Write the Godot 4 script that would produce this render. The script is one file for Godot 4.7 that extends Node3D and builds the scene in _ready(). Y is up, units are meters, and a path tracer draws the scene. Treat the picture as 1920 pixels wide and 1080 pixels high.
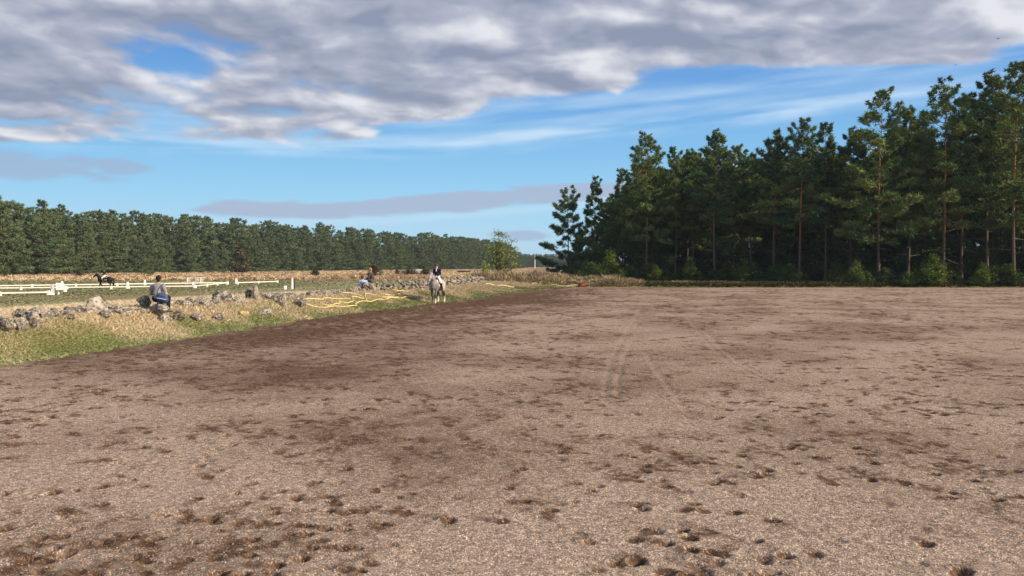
extends Node3D
# A riding ground at the edge of a pine forest: sand arena, stone wall on a grass bank, show field behind, forests. x is to the right, y up, forward is -z; "d" below is the distance forward (-z).

var rng := RandomNumberGenerator.new()
var used := {}
var fine_noise := FastNoiseLite.new()
var wide_noise := FastNoiseLite.new()


class Shape:
	# collects vertices, normals and colours of one mesh
	var v := PackedVector3Array()
	var n := PackedVector3Array()
	var c := PackedColorArray()
	var uv := PackedVector2Array()
	var ix := PackedInt32Array()

	func tri(a: Vector3, b: Vector3, d: Vector3, col: Color) -> void:
		var m := (d - a).cross(b - a).normalized()
		var k := v.size()
		v.append(a); v.append(b); v.append(d)
		n.append(m); n.append(m); n.append(m)
		c.append(col); c.append(col); c.append(col)
		ix.append(k); ix.append(k + 1); ix.append(k + 2)

	func quad(a: Vector3, b: Vector3, d: Vector3, e: Vector3, col: Color) -> void:
		tri(a, b, d, col)
		tri(a, d, e, col)

	func face(i: int, j: int, k: int) -> void:
		# a triangle over finished vertices, wound to agree with their normals
		if (v[k] - v[i]).cross(v[j] - v[i]).dot(n[i] + n[j] + n[k]) < 0.0:
			ix.append(i); ix.append(k); ix.append(j)
		else:
			ix.append(i); ix.append(j); ix.append(k)

	func put(p: Vector3, m: Vector3, col: Color) -> int:
		v.append(p); n.append(m); c.append(col)
		return v.size() - 1

	func tube(pts: Array, rads: Array, sides: int, cols: Array, caps := true) -> void:
		var count := pts.size()
		var side := Vector3.ZERO
		var start := v.size()
		for i in count:
			var t: Vector3 = (pts[mini(i + 1, count - 1)] - pts[maxi(i - 1, 0)]).normalized()
			if i == 0:
				side = t.cross(Vector3.UP if absf(t.y) < 0.9 else Vector3.RIGHT).normalized()
			else:
				side = (side - t * side.dot(t)).normalized()
			var up := t.cross(side)
			var r: float = rads[mini(i, rads.size() - 1)]
			var col: Color = cols[mini(i, cols.size() - 1)]
			for s in sides:
				var a := TAU * s / sides
				var o := side * cos(a) + up * sin(a)
				put(pts[i] + o * r, o, col)
		for i in count - 1:
			for s in sides:
				var a := start + i * sides + s
				var b := start + i * sides + (s + 1) % sides
				face(a, b, b + sides)
				face(a, b + sides, a + sides)
		if caps:
			for e in [0, count - 1]:
				var out: Vector3 = (pts[e] - pts[1 if e == 0 else count - 2]).normalized()
				var m := put(pts[e], out, cols[mini(e, cols.size() - 1)])
				var ring := []
				for s in sides:
					ring.append(put(v[start + e * sides + s], out, cols[mini(e, cols.size() - 1)]))
				for s in sides:
					face(m, ring[s], ring[(s + 1) % sides])

	func box(t: Transform3D, size: Vector3, col: Color, bevel := 0.0, taper := 1.0) -> void:
		# a box with chamfered upright edges and top, its top scaled by taper
		var h := size * 0.5
		var b := minf(bevel, minf(h.x, h.z) * 0.6)
		var rings := []
		for level in [[-h.y, 0.0, 1.0], [h.y - b, 0.0, taper], [h.y, b, taper]]:
			var ring := []
			var x: float = h.x * level[2] - level[1]
			var z: float = h.z * level[2] - level[1]
			if b > 0.0:
				for q in [[x, z - b], [x - b, z], [b - x, z], [-x, z - b], [-x, b - z], [b - x, -z], [x - b, -z], [x, b - z]]:
					ring.append(t * Vector3(q[0], level[0], q[1]))
			else:
				for q in [[x, z], [-x, z], [-x, -z], [x, -z]]:
					ring.append(t * Vector3(q[0], level[0], q[1]))
			rings.append(ring)
		var mid := t.origin
		for r in 2:
			var m: int = rings[r].size()
			for s in m:
				out_quad(rings[r][s], rings[r][(s + 1) % m], rings[r + 1][(s + 1) % m], rings[r + 1][s], mid, col)
		for r in [0, 2]:
			var m: int = rings[r].size()
			for s in range(1, m - 1):
				out_tri(rings[r][0], rings[r][s], rings[r][s + 1], mid, col)

	func out_tri(a: Vector3, b: Vector3, d: Vector3, mid: Vector3, col: Color) -> void:
		var w := (d - a).cross(b - a)
		if w.length_squared() < 1e-14:
			return
		if w.dot(a + b + d - mid * 3.0) >= 0.0:
			tri(a, b, d, col)
		else:
			tri(a, d, b, col)

	func out_quad(a: Vector3, b: Vector3, d: Vector3, e: Vector3, mid: Vector3, col: Color) -> void:
		out_tri(a, b, d, mid, col)
		out_tri(a, d, e, mid, col)

	func mesh(m: Material) -> ArrayMesh:
		var arrays := []
		arrays.resize(Mesh.ARRAY_MAX)
		arrays[Mesh.ARRAY_VERTEX] = v
		arrays[Mesh.ARRAY_NORMAL] = n
		arrays[Mesh.ARRAY_COLOR] = c
		if uv.size() == v.size():
			arrays[Mesh.ARRAY_TEX_UV] = uv
		arrays[Mesh.ARRAY_INDEX] = ix
		var made := ArrayMesh.new()
		made.add_surface_from_arrays(Mesh.PRIMITIVE_TRIANGLES, arrays)
		made.surface_set_material(0, m)
		return made


func numbered(called: String) -> String:
	used[called] = used.get(called, -1) + 1
	return called if used[called] == 0 else "%s_%03d" % [called, used[called]]


func tag(o: Node, label: String, category: String, group := "", kind := "") -> Node:
	o.set_meta("label", label)
	if category:
		o.set_meta("category", category)
	if group:
		o.set_meta("group", group)
	if kind:
		o.set_meta("kind", kind)
	return o


func thing(called: String, label: String, category: String, at := Vector3.ZERO, turn := 0.0, group := "") -> Node3D:
	var o := Node3D.new()
	o.name = numbered(called)
	o.position = at
	o.rotation.y = turn
	tag(o, label, category, group)
	add_child(o, true)
	return o


func part(parent: Node, called: String, made: Mesh, label := "") -> MeshInstance3D:
	var o := MeshInstance3D.new()
	var taken := 0
	for k in parent.get_children():
		if str(k.name) == called or str(k.name).begins_with(called + "_0") or str(k.name).begins_with(called + "_1") or str(k.name).begins_with(called + "_2"):
			taken += 1
	o.name = called if taken == 0 else "%s_%03d" % [called, taken]
	o.mesh = made
	if label:
		o.set_meta("label", label)
	parent.add_child(o, true)
	return o


func single(called: String, made: Mesh, label: String, category: String, kind := "", group := "", at := Vector3.ZERO, turn := 0.0) -> MeshInstance3D:
	var o := MeshInstance3D.new()
	o.name = numbered(called)
	o.mesh = made
	o.position = at
	o.rotation.y = turn
	tag(o, label, category, group, kind)
	add_child(o, true)
	return o


func vertex_material(rough := 0.9, specular := 0.3) -> StandardMaterial3D:
	var m := StandardMaterial3D.new()
	m.vertex_color_use_as_albedo = true
	m.roughness = rough
	m.metallic_specular = specular
	return m


func along(table: Array, at: float) -> float:
	for i in range(1, table.size()):
		if at <= table[i].x or i == table.size() - 1:
			return lerpf(table[i - 1].y, table[i].y, clampf((at - table[i - 1].x) / (table[i].x - table[i - 1].x), 0.0, 1.0))
	return 0.0


# ---- the lie of the land: (d, x) of the arena's left edge and of the stone wall
const EDGE := [Vector2(0, -14.5), Vector2(8, -13.8), Vector2(15, -12.6), Vector2(18.7, -11.95), Vector2(22.2, -11.2), Vector2(27.4, -10.2), Vector2(36.9, -8.4), Vector2(46.2, -5.5), Vector2(50.9, -3.7), Vector2(63.8, -0.85), Vector2(76.3, 2.0), Vector2(82, 5.5), Vector2(86, 8)]
const WALL := [Vector2(0, -16.2), Vector2(12, -15), Vector2(18, -13.8), Vector2(21.7, -13.2), Vector2(24.8, -12.8), Vector2(27.6, -12.75), Vector2(35.8, -11.3), Vector2(48, -9), Vector2(53, -6.8), Vector2(63, -5), Vector2(77, -3.4), Vector2(84, -2.5)]
const RISE := [Vector2(20, 0.9), Vector2(50, 0.65), Vector2(82, 0.6)]


func inside(x: float, d: float) -> float:
	return minf(x - along(EDGE, minf(d, 86.0)), 82.0 - d)


func ground(x: float, d: float) -> float:
	var s := -inside(x, d)
	if s <= 0.0:
		return 0.0
	var dc := minf(d, 82.0)
	var e := along(EDGE, dc)
	var side := smoothstep(-4.0, 8.0, x - e)
	var bank := along(RISE, dc) * (1.0 - side) + 0.25 * side
	var foot := lerpf(maxf(1.5, e - along(WALL, dc)), 3.0, side)
	var t := smoothstep(1.0, 26.0, s - foot)
	return bank * smoothstep(0.0, foot, s) * (1.0 - t) + (-0.15 + 0.4 * smoothstep(-20.0, 25.0, x)) * t


func at_ground(x: float, d: float, up := 0.0) -> Vector3:
	return Vector3(x, ground(x, d) + up, -d)


# ---- sky
# how much of the sky cloud covers, from west of the view to east of it (columns) and from 18 degrees up down to the horizon (rows)
const COVER := [
	[0.95, 0.95, 0.95, 0.85, 0.9, 1.0, 1.0, 1.0, 1.0, 1.0, 1.0, 1.0, 0.95],
	[0.95, 0.95, 0.84, 0.9, 0.9, 1.0, 1.0, 1.0, 1.0, 1.0, 1.0, 1.0, 0.75],
	[0.85, 0.92, 0.82, 0.92, 0.9, 1.0, 1.0, 1.0, 0.9, 0.95, 0.9, 0.9, 0.3],
	[0.7, 0.8, 0.85, 0.88, 0.75, 0.9, 0.95, 0.85, 0.45, 0.3, 0.3, 0.2, 0.1],
	[0.9, 0.85, 0.8, 0.85, 0.75, 0.8, 0.45, 0.25, 0.15, 0.1, 0.1, 0.1, 0.05],
	[0.85, 0.78, 0.70, 0.62, 0.45, 0.15, 0.05, 0.0, 0.0, 0.0, 0.0, 0.0, 0.0],
	[0.0, 0.0, 0.0, 0.0, 0.0, 0.0, 0.0, 0.0, 0.0, 0.0, 0.0, 0.0, 0.0],
	[0.0, 0.0, 0.0, 0.0, 0.0, 0.0, 0.0, 0.0, 0.0, 0.0, 0.0, 0.0, 0.0]]
const TONE := [
	[0.5, 0.5, 0.6, 0.6, 0.55, 0.5, 0.8, 0.6, 0.7, 0.8, 0.6, 0.7, 0.8],
	[0.5, 0.45, 0.5, 0.5, 0.5, 0.3, 0.95, 0.8, 0.55, 0.7, 0.5, 0.6, 0.85],
	[0.3, 0.4, 0.4, 0.5, 0.6, 0.4, 0.65, 0.8, 0.6, 0.6, 0.6, 0.5, 0.8],
	[0.35, 0.3, 0.4, 0.45, 0.5, 0.6, 0.6, 0.5, 0.6, 0.7, 0.7, 0.7, 0.7],
	[0.35, 0.35, 0.4, 0.45, 0.6, 0.55, 0.5, 0.5, 0.6, 0.6, 0.6, 0.6, 0.6],
	[0.4, 0.4, 0.4, 0.45, 0.5, 0.5, 0.5, 0.5, 0.5, 0.5, 0.5, 0.5, 0.5],
	[0.4, 0.4, 0.4, 0.4, 0.4, 0.4, 0.4, 0.4, 0.4, 0.4, 0.4, 0.4, 0.4],
	[0.4, 0.4, 0.4, 0.4, 0.4, 0.4, 0.4, 0.4, 0.4, 0.4, 0.4, 0.4, 0.4]]
const AIR := [[0.0, 0.46, 0.68, 0.83], [2.2, 0.42, 0.67, 0.84], [5.0, 0.31, 0.61, 0.85], [8.0, 0.22, 0.50, 0.80], [11.0, 0.165, 0.40, 0.74], [14.0, 0.125, 0.32, 0.68], [20.0, 0.10, 0.27, 0.62], [45.0, 0.08, 0.22, 0.55], [90.0, 0.06, 0.18, 0.48]]
var cloud_noise := FastNoiseLite.new()
var wisp_noise := FastNoiseLite.new()


func grid_value(table: Array, gx: float, gy: float) -> float:
	gx = clampf(gx, 0.0, 11.999)
	gy = clampf(gy, 0.0, 6.999)
	var i := int(gx)
	var j := int(gy)
	var fx := smoothstep(0.0, 1.0, gx - i)
	var fy := smoothstep(0.0, 1.0, gy - j)
	return lerpf(lerpf(table[j][i], table[j][i + 1], fx), lerpf(table[j + 1][i], table[j + 1][i + 1], fx), fy)


func air(e: float) -> Color:
	for i in range(1, AIR.size()):
		if e <= AIR[i][0]:
			var t: float = (e - AIR[i - 1][0]) / (AIR[i][0] - AIR[i - 1][0])
			return Color(lerpf(AIR[i - 1][1], AIR[i][1], t), lerpf(AIR[i - 1][2], AIR[i][2], t), lerpf(AIR[i - 1][3], AIR[i][3], t))
	return Color(AIR[-1][1], AIR[-1][2], AIR[-1][3])


func billow(p: Vector2) -> float:
	# broad masses with rounded lumps on them
	return 0.75 * cloud_noise.get_noise_2d(p.x * 0.62, p.y * 0.62) + 0.52 * (0.40 - 1.5 * absf(cloud_noise.get_noise_2d(p.x * 1.25 + 20.0, p.y * 1.25)))


func sky_toward(az: float, el: float) -> Color:
	var e := rad_to_deg(el)
	var a := rad_to_deg(az)
	var blue := air(e)
	var dir := Vector3(sin(az) * cos(el), sin(el), -cos(az) * cos(el))
	# where the line of sight meets the cloud layer, in units of the layer's height
	var p := Vector2(dir.x, dir.z) / maxf(dir.y + 0.03, 0.04)
	# billows are thick, so they are foreshortened less than a flat sheet would be
	p = Vector2(dir.x, dir.z) / (dir.y + 0.13)
	p += Vector2(cloud_noise.get_noise_2d(p.x * 0.8 + 71.0, p.y * 0.8), cloud_noise.get_noise_2d(p.x * 0.8, p.y * 0.8 + 43.0)) * 0.13
	p = Vector2(p.x * 0.80 + p.y * 0.60, (p.x * 0.60 - p.y * 0.80) * 0.97)
	var big := billow(p)
	var warp := wisp_noise.get_noise_2d(a * 1.3, e * 3.0)
	# thin high streaks
	var lift := e - 0.05 * maxf(a, -6.0) - 0.6 * sin(a * 0.06)
	var streak := exp(-pow((lift - 8.9 + warp * 0.35) / 0.55, 2.0)) * 0.8 + exp(-pow((lift - 10.6 + warp * 0.5) / 0.9, 2.0)) * 0.45 + exp(-pow((lift - 12.4 + warp * 0.5) / 0.7, 2.0)) * 0.25
	streak *= clampf(0.55 + 1.1 * wisp_noise.get_noise_2d(a * 0.5, lift * 7.0 + 90.0), 0.0, 1.0)
	blue = blue.lerp(Color(0.62, 0.78, 0.93), clampf(streak, 0.0, 0.75))
	# a flat bank of low grey cloud, and scraps of it
	var low := 4.05 + (0.085 if a > -9.0 else 0.028) * (a + 9.0) if absf(a) < 30.0 else 3.4
	var thick := 0.68 * (1.0 - smoothstep(12.0, 17.0, absf(a + 7.0))) + 0.5 * clampf(wisp_noise.get_noise_1d(a * 0.16 + 400.0) * 2.0, 0.0, 1.0) * smoothstep(15.0, 25.0, absf(a + 7.0))
	var bank: float = smoothstep(0.0, 0.22, thick - absf(e - low + warp * 0.22) + 0.35 * wisp_noise.get_noise_2d(a * 0.9, e * 6.0 + 30.0)) * (1.0 if thick > 0.04 else 0.0)
	blue = blue.lerp(Color(0.55, 0.73, 0.88), 0.45 * exp(-pow((e - low + thick + 0.25) / 0.3, 2.0)) * smoothstep(0.1, 0.5, thick))
	blue = blue.lerp(Color(0.385, 0.455, 0.60), bank * 0.85)
	var scraps := exp(-pow((e - 6.1) / 0.8, 2.0)) * (smoothstep(-22.0, -28.0, a) + 0.7 * smoothstep(35.0, 60.0, absf(a))) + 0.9 * exp(-pow((e - 2.15) / 0.35, 2.0) - pow((a - 0.8) / 2.2, 2.0))
	var scrap := smoothstep(0.15, 0.5, scraps * (0.75 + 1.1 * wisp_noise.get_noise_2d(a * 1.1 + 50.0, e * 4.5)))
	blue = blue.lerp(Color(0.34, 0.43, 0.60), scrap * 0.7)
	# the broken deck of grey cloud that fills the upper sky
	var view := (1.0 - smoothstep(31.0, 46.0, absf(a))) * (1.0 - smoothstep(19.0, 27.0, e))
	var cover := 0.78 * smoothstep(8.5, 14.0, e + 2.5 * cloud_noise.get_noise_1d(a * 0.07))
	var tone := 0.5
	if view > 0.0:
		var ca := clampf(az, -0.62, 0.62)
		var gx := (960.0 + 1500.0 * tan(ca)) / 160.0
		var gy := (497.0 - 1500.0 * tan(minf(el, 0.5)) / cos(ca)) / 50.0
		cover = lerpf(cover, grid_value(COVER, gx, gy), view)
		tone = lerpf(tone, grid_value(TONE, gx, gy), view)
	var body := cover * 1.62 - 0.80 + 0.95 * big + 0.12 * warp
	var dense := smoothstep(-0.02, 0.34, body) * smoothstep(0.0, 0.12, cover)
	if dense <= 0.001:
		return blue
	# lit from the right and behind: the side of a billow that thins towards the sun is the bright one
	var lit := big - billow(p + Vector2(0.11, -0.03))
	var fine := cloud_noise.get_noise_2d(p.x * 2.4 + 30.0, p.y * 2.4)
	var k := clampf(tone - 0.04 + 1.75 * lit + 0.40 * fine + 0.30 * (0.45 - body), 0.0, 1.15)
	var grey := Color(0.26, 0.30, 0.40).lerp(Color(0.42, 0.44, 0.535), clampf(k * 2.0, 0.0, 1.0))
	grey = grey.lerp(Color(0.70, 0.71, 0.755), clampf(k * 2.0 - 1.0, 0.0, 1.2))
	return blue.lerp(grey, dense * 0.96)


func make_sky() -> ImageTexture:
	cloud_noise.seed = 11
	cloud_noise.noise_type = FastNoiseLite.TYPE_SIMPLEX_SMOOTH
	cloud_noise.frequency = 1.0
	cloud_noise.fractal_octaves = 6
	cloud_noise.fractal_gain = 0.52
	wisp_noise.seed = 5
	wisp_noise.noise_type = FastNoiseLite.TYPE_SIMPLEX_SMOOTH
	wisp_noise.frequency = 0.12
	wisp_noise.fractal_octaves = 4
	var w := 4096
	var h := 2048
	var far := Image.create(w / 4, h / 8, false, Image.FORMAT_RGBF)
	for j in h / 8:
		for i in w / 4:
			far.set_pixel(i, j, sky_toward(wrapf((i + 0.5) / (w / 4.0) * TAU, -PI, PI), PI * 0.5 - (j + 0.5) / (h / 8.0) * PI * 0.5))
	far.resize(w, h / 2, Image.INTERPOLATE_CUBIC)
	var img := Image.create(w, h, false, Image.FORMAT_RGBF)
	img.fill(Color(0.17, 0.15, 0.12))
	img.blit_rect(far, Rect2i(0, 0, w, h / 2), Vector2i.ZERO)
	for j in range(780, h / 2):
		for i in range(-420, 420):
			img.set_pixel(posmod(i, w), j, sky_toward((i + 0.5) / w * TAU, PI * 0.5 - (j + 0.5) / h * PI))
	return ImageTexture.create_from_image(img)


func set_stage() -> void:
	var cam := Camera3D.new()
	cam.name = "camera"
	cam.fov = 39.6
	cam.near = 0.1
	cam.far = 6000.0
	cam.position = Vector3(0, 2.34, 0)
	cam.rotation_degrees.x = -1.642
	add_child(cam)
	cam.current = true
	var env := Environment.new()
	env.background_mode = Environment.BG_SKY
	var sm := PanoramaSkyMaterial.new()
	sm.panorama = make_sky()
	env.sky = Sky.new()
	env.sky.sky_material = sm
	sm.energy_multiplier = 0.74
	env.tonemap_mode = Environment.TONE_MAPPER_LINEAR
	env.tonemap_exposure = 1.45
	env.fog_enabled = true
	env.fog_density = 0.00016
	env.fog_light_color = Color(0.80, 0.88, 1.0)
	env.sdfgi_enabled = true
	env.ssao_enabled = true
	env.ssil_enabled = true
	var we := WorldEnvironment.new()
	we.name = "world_environment"
	we.environment = env
	add_child(we)
	var sun := DirectionalLight3D.new()
	sun.name = "sun"
	sun.light_energy = 1.6
	sun.light_color = Color(1.0, 0.90, 0.76)
	sun.light_angular_distance = 0.5
	sun.shadow_enabled = true
	# 113 degrees to the right of the view, 26 degrees high
	sun.rotation_degrees = Vector3(-26.0, 180.0 - 113.0, 0.0)
	add_child(sun)


# ---- ground
func gravel_textures() -> Array:
	# grain tone (0..255 grey, mean about 200) and grain height of trodden gravelly sand, 2.4 m a side
	var size := 1024
	var cell := FastNoiseLite.new()
	cell.noise_type = FastNoiseLite.TYPE_CELLULAR
	cell.seed = 3
	cell.frequency = 0.16
	cell.cellular_return_type = FastNoiseLite.RETURN_CELL_VALUE
	cell.fractal_type = FastNoiseLite.FRACTAL_NONE
	var dist: FastNoiseLite = cell.duplicate()
	dist.cellular_return_type = FastNoiseLite.RETURN_DISTANCE
	var lump := FastNoiseLite.new()
	lump.seed = 8
	lump.frequency = 0.02
	lump.fractal_octaves = 5
	var a := cell.get_seamless_image(size, size).get_data()
	var b: PackedByteArray = dist.get_seamless_image(size, size).get_data()
	var l := lump.get_seamless_image(size, size).get_data()
	var tone := PackedByteArray()
	var rise := PackedByteArray()
	tone.resize(size * size)
	rise.resize(size * size)
	for i in size * size:
		var stone := 1.0 if a[i] > 206 else 0.0
		var t := 170.0 + (a[i] - 128) * 0.26 + (l[i] - 128) * 0.24 + stone * 34.0
		tone[i] = int(clampf(t, 60.0, 255.0))
		rise[i] = int(clampf(120.0 + (110 - b[i]) * 0.35 + (l[i] - 128) * 0.45 + stone * (110 - b[i]) * 0.5, 0.0, 255.0))
	return [Image.create_from_data(size, size, false, Image.FORMAT_L8, tone), Image.create_from_data(size, size, false, Image.FORMAT_L8, rise)]


func stamp_range(rows: PackedFloat32Array, from: float, to: float) -> Vector2i:
	return Vector2i(clampi(rows.bsearch(from), 0, rows.size() - 1), clampi(rows.bsearch(to), 0, rows.size() - 1))


const RUTS := [
	[Vector2(1.65, 14.15), Vector2(2.07, 17.29), Vector2(2.57, 20.29), Vector2(3.40, 24.55), Vector2(4.98, 32.50), Vector2(7.20, 45.0), Vector2(9.5, 58.0)],
	[Vector2(1.89, 14.15), Vector2(2.34, 17.29), Vector2(2.87, 20.29), Vector2(3.90, 25.43), Vector2(5.17, 31.06)],
	[Vector2(6.4, 10.9), Vector2(5.72, 12.63), Vector2(5.47, 14.15), Vector2(5.15, 16.10), Vector2(5.24, 19.18), Vector2(5.63, 22.22), Vector2(6.66, 28.54), Vector2(8.18, 37.74)],
	[Vector2(6.62, 10.95), Vector2(5.93, 12.68), Vector2(5.68, 14.18), Vector2(5.36, 16.1), Vector2(5.45, 19.14), Vector2(5.84, 22.16), Vector2(6.87, 28.46)],
	[Vector2(2.72, 11.98), Vector2(2.92, 14.15), Vector2(3.17, 17.29), Vector2(3.59, 21.53)]]


# (d, x) of the churned lane that swings out of the left track towards the viewer
const LANE := [Vector2(5, -0.2), Vector2(9, -0.9), Vector2(13, -2.0), Vector2(18, -4.0), Vector2(24, -6.2), Vector2(30, -7.4), Vector2(40, -6.0)]


func make_arena() -> void:
	var rows := PackedFloat32Array()
	var d := 0.25
	while d < 83.5:
		rows.append(d)
		d += d * (0.05 if d < 2.6 else 0.0031 if d < 13.0 else 0.0045 if d < 26.0 else 0.006)
	var step := 0.0033
	var half := 290
	var wing := 46
	var mid_col := half + wing
	var cols := mid_col * 2 + 1
	# evenly fanned columns in front of the viewer, ever wider ones out to both sides
	var slope := PackedFloat32Array()
	for i in cols:
		var from_mid := i - mid_col
		slope.append(from_mid * step if absi(from_mid) <= half else signf(from_mid) * half * step * pow(1.045, absi(from_mid) - half))
	var count := rows.size() * cols
	var high := PackedFloat32Array()
	var dark_mix := PackedFloat32Array()
	high.resize(count)
	dark_mix.resize(count)
	# slow rolls of the surface, lighter and darker ground
	var broad_noise := FastNoiseLite.new()
	broad_noise.seed = 21
	broad_noise.frequency = 0.16
	broad_noise.fractal_octaves = 4
	var mid := FastNoiseLite.new()
	mid.seed = 4
	mid.frequency = 2.1
	mid.fractal_octaves = 3
	for r in rows.size():
		d = rows[r]
		var e := along(EDGE, d)
		for i in cols:
			var x := slope[i] * d
			var s := x - e
			if s < -1.5:
				continue
			var at := r * cols + i
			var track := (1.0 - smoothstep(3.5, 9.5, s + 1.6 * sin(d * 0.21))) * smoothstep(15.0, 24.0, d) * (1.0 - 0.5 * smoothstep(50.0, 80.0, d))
			var n := broad_noise.get_noise_2d(x, d)
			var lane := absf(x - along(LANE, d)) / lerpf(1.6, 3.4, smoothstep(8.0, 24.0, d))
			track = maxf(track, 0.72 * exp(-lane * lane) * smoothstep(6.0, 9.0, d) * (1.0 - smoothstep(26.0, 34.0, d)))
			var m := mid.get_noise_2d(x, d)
			dark_mix[at] = clampf(0.07 + 0.16 * smoothstep(8.0, 18.0, d) + 0.62 * n + 0.55 * track + 0.26 * m * (0.5 + track) - 0.22 * smoothstep(12.0, 30.0, x) * smoothstep(25.0, 60.0, d), 0.0, 1.0)  # broad tone: darker along track and lane, lighter far to the right
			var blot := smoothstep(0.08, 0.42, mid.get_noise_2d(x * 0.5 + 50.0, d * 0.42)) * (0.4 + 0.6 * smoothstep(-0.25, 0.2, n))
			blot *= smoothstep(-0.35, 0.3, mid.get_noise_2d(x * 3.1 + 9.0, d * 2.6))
			dark_mix[at] = minf(1.0, dark_mix[at] + 0.66 * blot)
			high[at] = 0.010 * n + 0.008 * blot * sin(x * 31.0 + d * 7.0) * sin(d * 27.0) + 0.010 * m * (0.6 + 0.8 * dark_mix[at])
	# trampled patches and hoof prints
	var g := RandomNumberGenerator.new()
	g.seed = 77
	var prints := []
	# trails of hoof prints: four beats a stride, more of them along the left track and in circles
	for k in 620:
		var way := g.randf() * TAU
		d = sqrt(lerpf(30.0, 6400.0, g.randf()))
		var x := g.randf_range(-0.75, 0.75) * d
		var curl := g.randf_range(-0.10, 0.10)
		if k % 3 == 0:
			d = g.randf_range(16.0, 74.0)
			x = along(EDGE, d) + absf(g.randfn(0.0, 3.2)) + 0.7
			way = atan2(along(EDGE, d + 2.0) - along(EDGE, d - 2.0), 4.0) + g.randf_range(-0.12, 0.12)
			curl = 0.0
		var beats := g.randi_range(10, 34)
		var stride := g.randf_range(0.42, 0.75)
		for q in beats:
			x += sin(way) * stride * g.randf_range(0.7, 1.2)
			d += cos(way) * stride * g.randf_range(0.7, 1.2)
			way += curl + g.randf_range(-0.05, 0.05)
			prints.append(Vector4(x + cos(way) * (0.14 if q % 2 else -0.14) + g.randf_range(-0.06, 0.06), d + g.randf_range(-0.08, 0.08), way, 1.0))
	for k in 16500:
		d = sqrt(lerpf(21.0, 6400.0, g.randf())) if k < 15000 else 4.8 * pow(3.4, g.randf())
		prints.append(Vector4(g.randf_range(-0.75, 0.75) * d, d, g.randf() * TAU, 0.0))
	for k in prints.size():
		d = prints[k].y
		var x: float = prints[k].x
		if d < 3.0 or d > 81.0:
			continue
		var s := inside(x, d)
		if s < 0.2:
			continue
		var busy: float = 0.40 + 1.2 * broad_noise.get_noise_2d(x * 1.4 + 70.0, d * 0.9) + 0.45 * (1.0 - smoothstep(4.0, 11.0, s)) + 0.5 * prints[k].w - 0.12 * (1.0 - smoothstep(8.0, 13.0, d))
		if g.randf() > busy:
			continue
		var print_deep := g.randf_range(0.020, 0.046) * (1.15 if g.randf() < 0.4 else 0.55)
		var size := g.randf_range(0.058, 0.085)
		var turn: float = -prints[k].z + PI * 0.5
		var skid := g.randf_range(1.0, 2.2)
		var damp_shade := g.randf_range(0.25, 1.0) * lerpf(0.9, 1.35, smoothstep(9.0, 22.0, d))
		var far_size := 1.0 + 0.7 * smoothstep(14.0, 45.0, d)
		size *= far_size
		print_deep *= far_size
		var scuff := g.randf() < 0.34
		if scuff:
			skid = g.randf_range(1.8, 3.4)
			damp_shade = g.randf_range(0.8, 1.4)
		var reach := maxf(size * (5.2 if scuff else 4.0), d * 0.008)
		var ct := cos(turn)
		var st := sin(turn)
		var span := stamp_range(rows, d - reach, d + reach)
		for r in range(span.x, span.y + 1):
			var rd := rows[r]
			var i0 := clampi(int((x - reach) / (rd * step)) + mid_col, 0, cols - 1)
			var i1 := clampi(int((x + reach) / (rd * step)) + mid_col + 1, 0, cols - 1)
			for i in range(i0, i1 + 1):
				var dx := slope[i] * rd - x
				var dz := rd - d
				var u := (dx * ct + dz * st) / size
				var w := (dz * ct - dx * st) / size
				var q := sqrt(u * u + w * w)
				var behind := Vector2(w, (u - 1.6) / skid).length()
				var at := r * cols + i
				var rag := 0.22 * sin(u * 5.0 + k) * sin(w * 6.0 + k * 1.7)
				if q < 1.0 + rag:
					high[at] -= print_deep * (1.0 - smoothstep(0.35, 1.05, q))
					dark_mix[at] = minf(1.0, dark_mix[at] + damp_shade * 0.8)  # print colour holds damp subsoil plus the shade of the hollow
				elif q < 1.7:
					high[at] += print_deep * 0.24 * sin((q - 1.0) / 0.7 * PI) * (0.55 + 0.45 * signf(u))
				if behind < 1.0 + rag:
					dark_mix[at] = minf(1.0, dark_mix[at] + damp_shade * 0.55 * (1.0 - behind * 0.5))
					high[at] += print_deep * 0.16 * (1.0 - behind) + 0.0035 * rag
	# wheel ruts
	for rut in RUTS:
		for j in rut.size() - 1:
			var length: float = rut[j].distance_to(rut[j + 1])
			for q in int(length / 0.05):
				var p: Vector2 = rut[j].lerp(rut[j + 1], q * 0.05 / length)
				var span := stamp_range(rows, p.y - 0.03, p.y + 0.03)
				for r in range(span.x, span.y + 1):
					var c0 := int(p.x / (rows[r] * step)) + mid_col
					var wide := maxi(1, int(0.13 / (rows[r] * step)))
					for i in range(maxi(0, c0 - wide), mini(cols - 1, c0 + wide) + 1):
						var off := absf(slope[i] * rows[r] - p.x)
						var at := r * cols + i
						if off < 0.055:
							high[at] = lerpf(high[at], -0.016, 0.35)
							dark_mix[at] = lerpf(dark_mix[at], 0.25, 0.1)
						elif off < 0.11:
							high[at] = lerpf(high[at], 0.007, 0.2)
							dark_mix[at] = lerpf(dark_mix[at], 0.05, 0.07)
	var s := Shape.new()
	var number := PackedInt32Array()
	number.resize(count)
	number.fill(-1)
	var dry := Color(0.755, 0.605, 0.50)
	var dark_soil := Color(0.245, 0.158, 0.112)  # dark end of the sand tone, the pale end stands above
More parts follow.
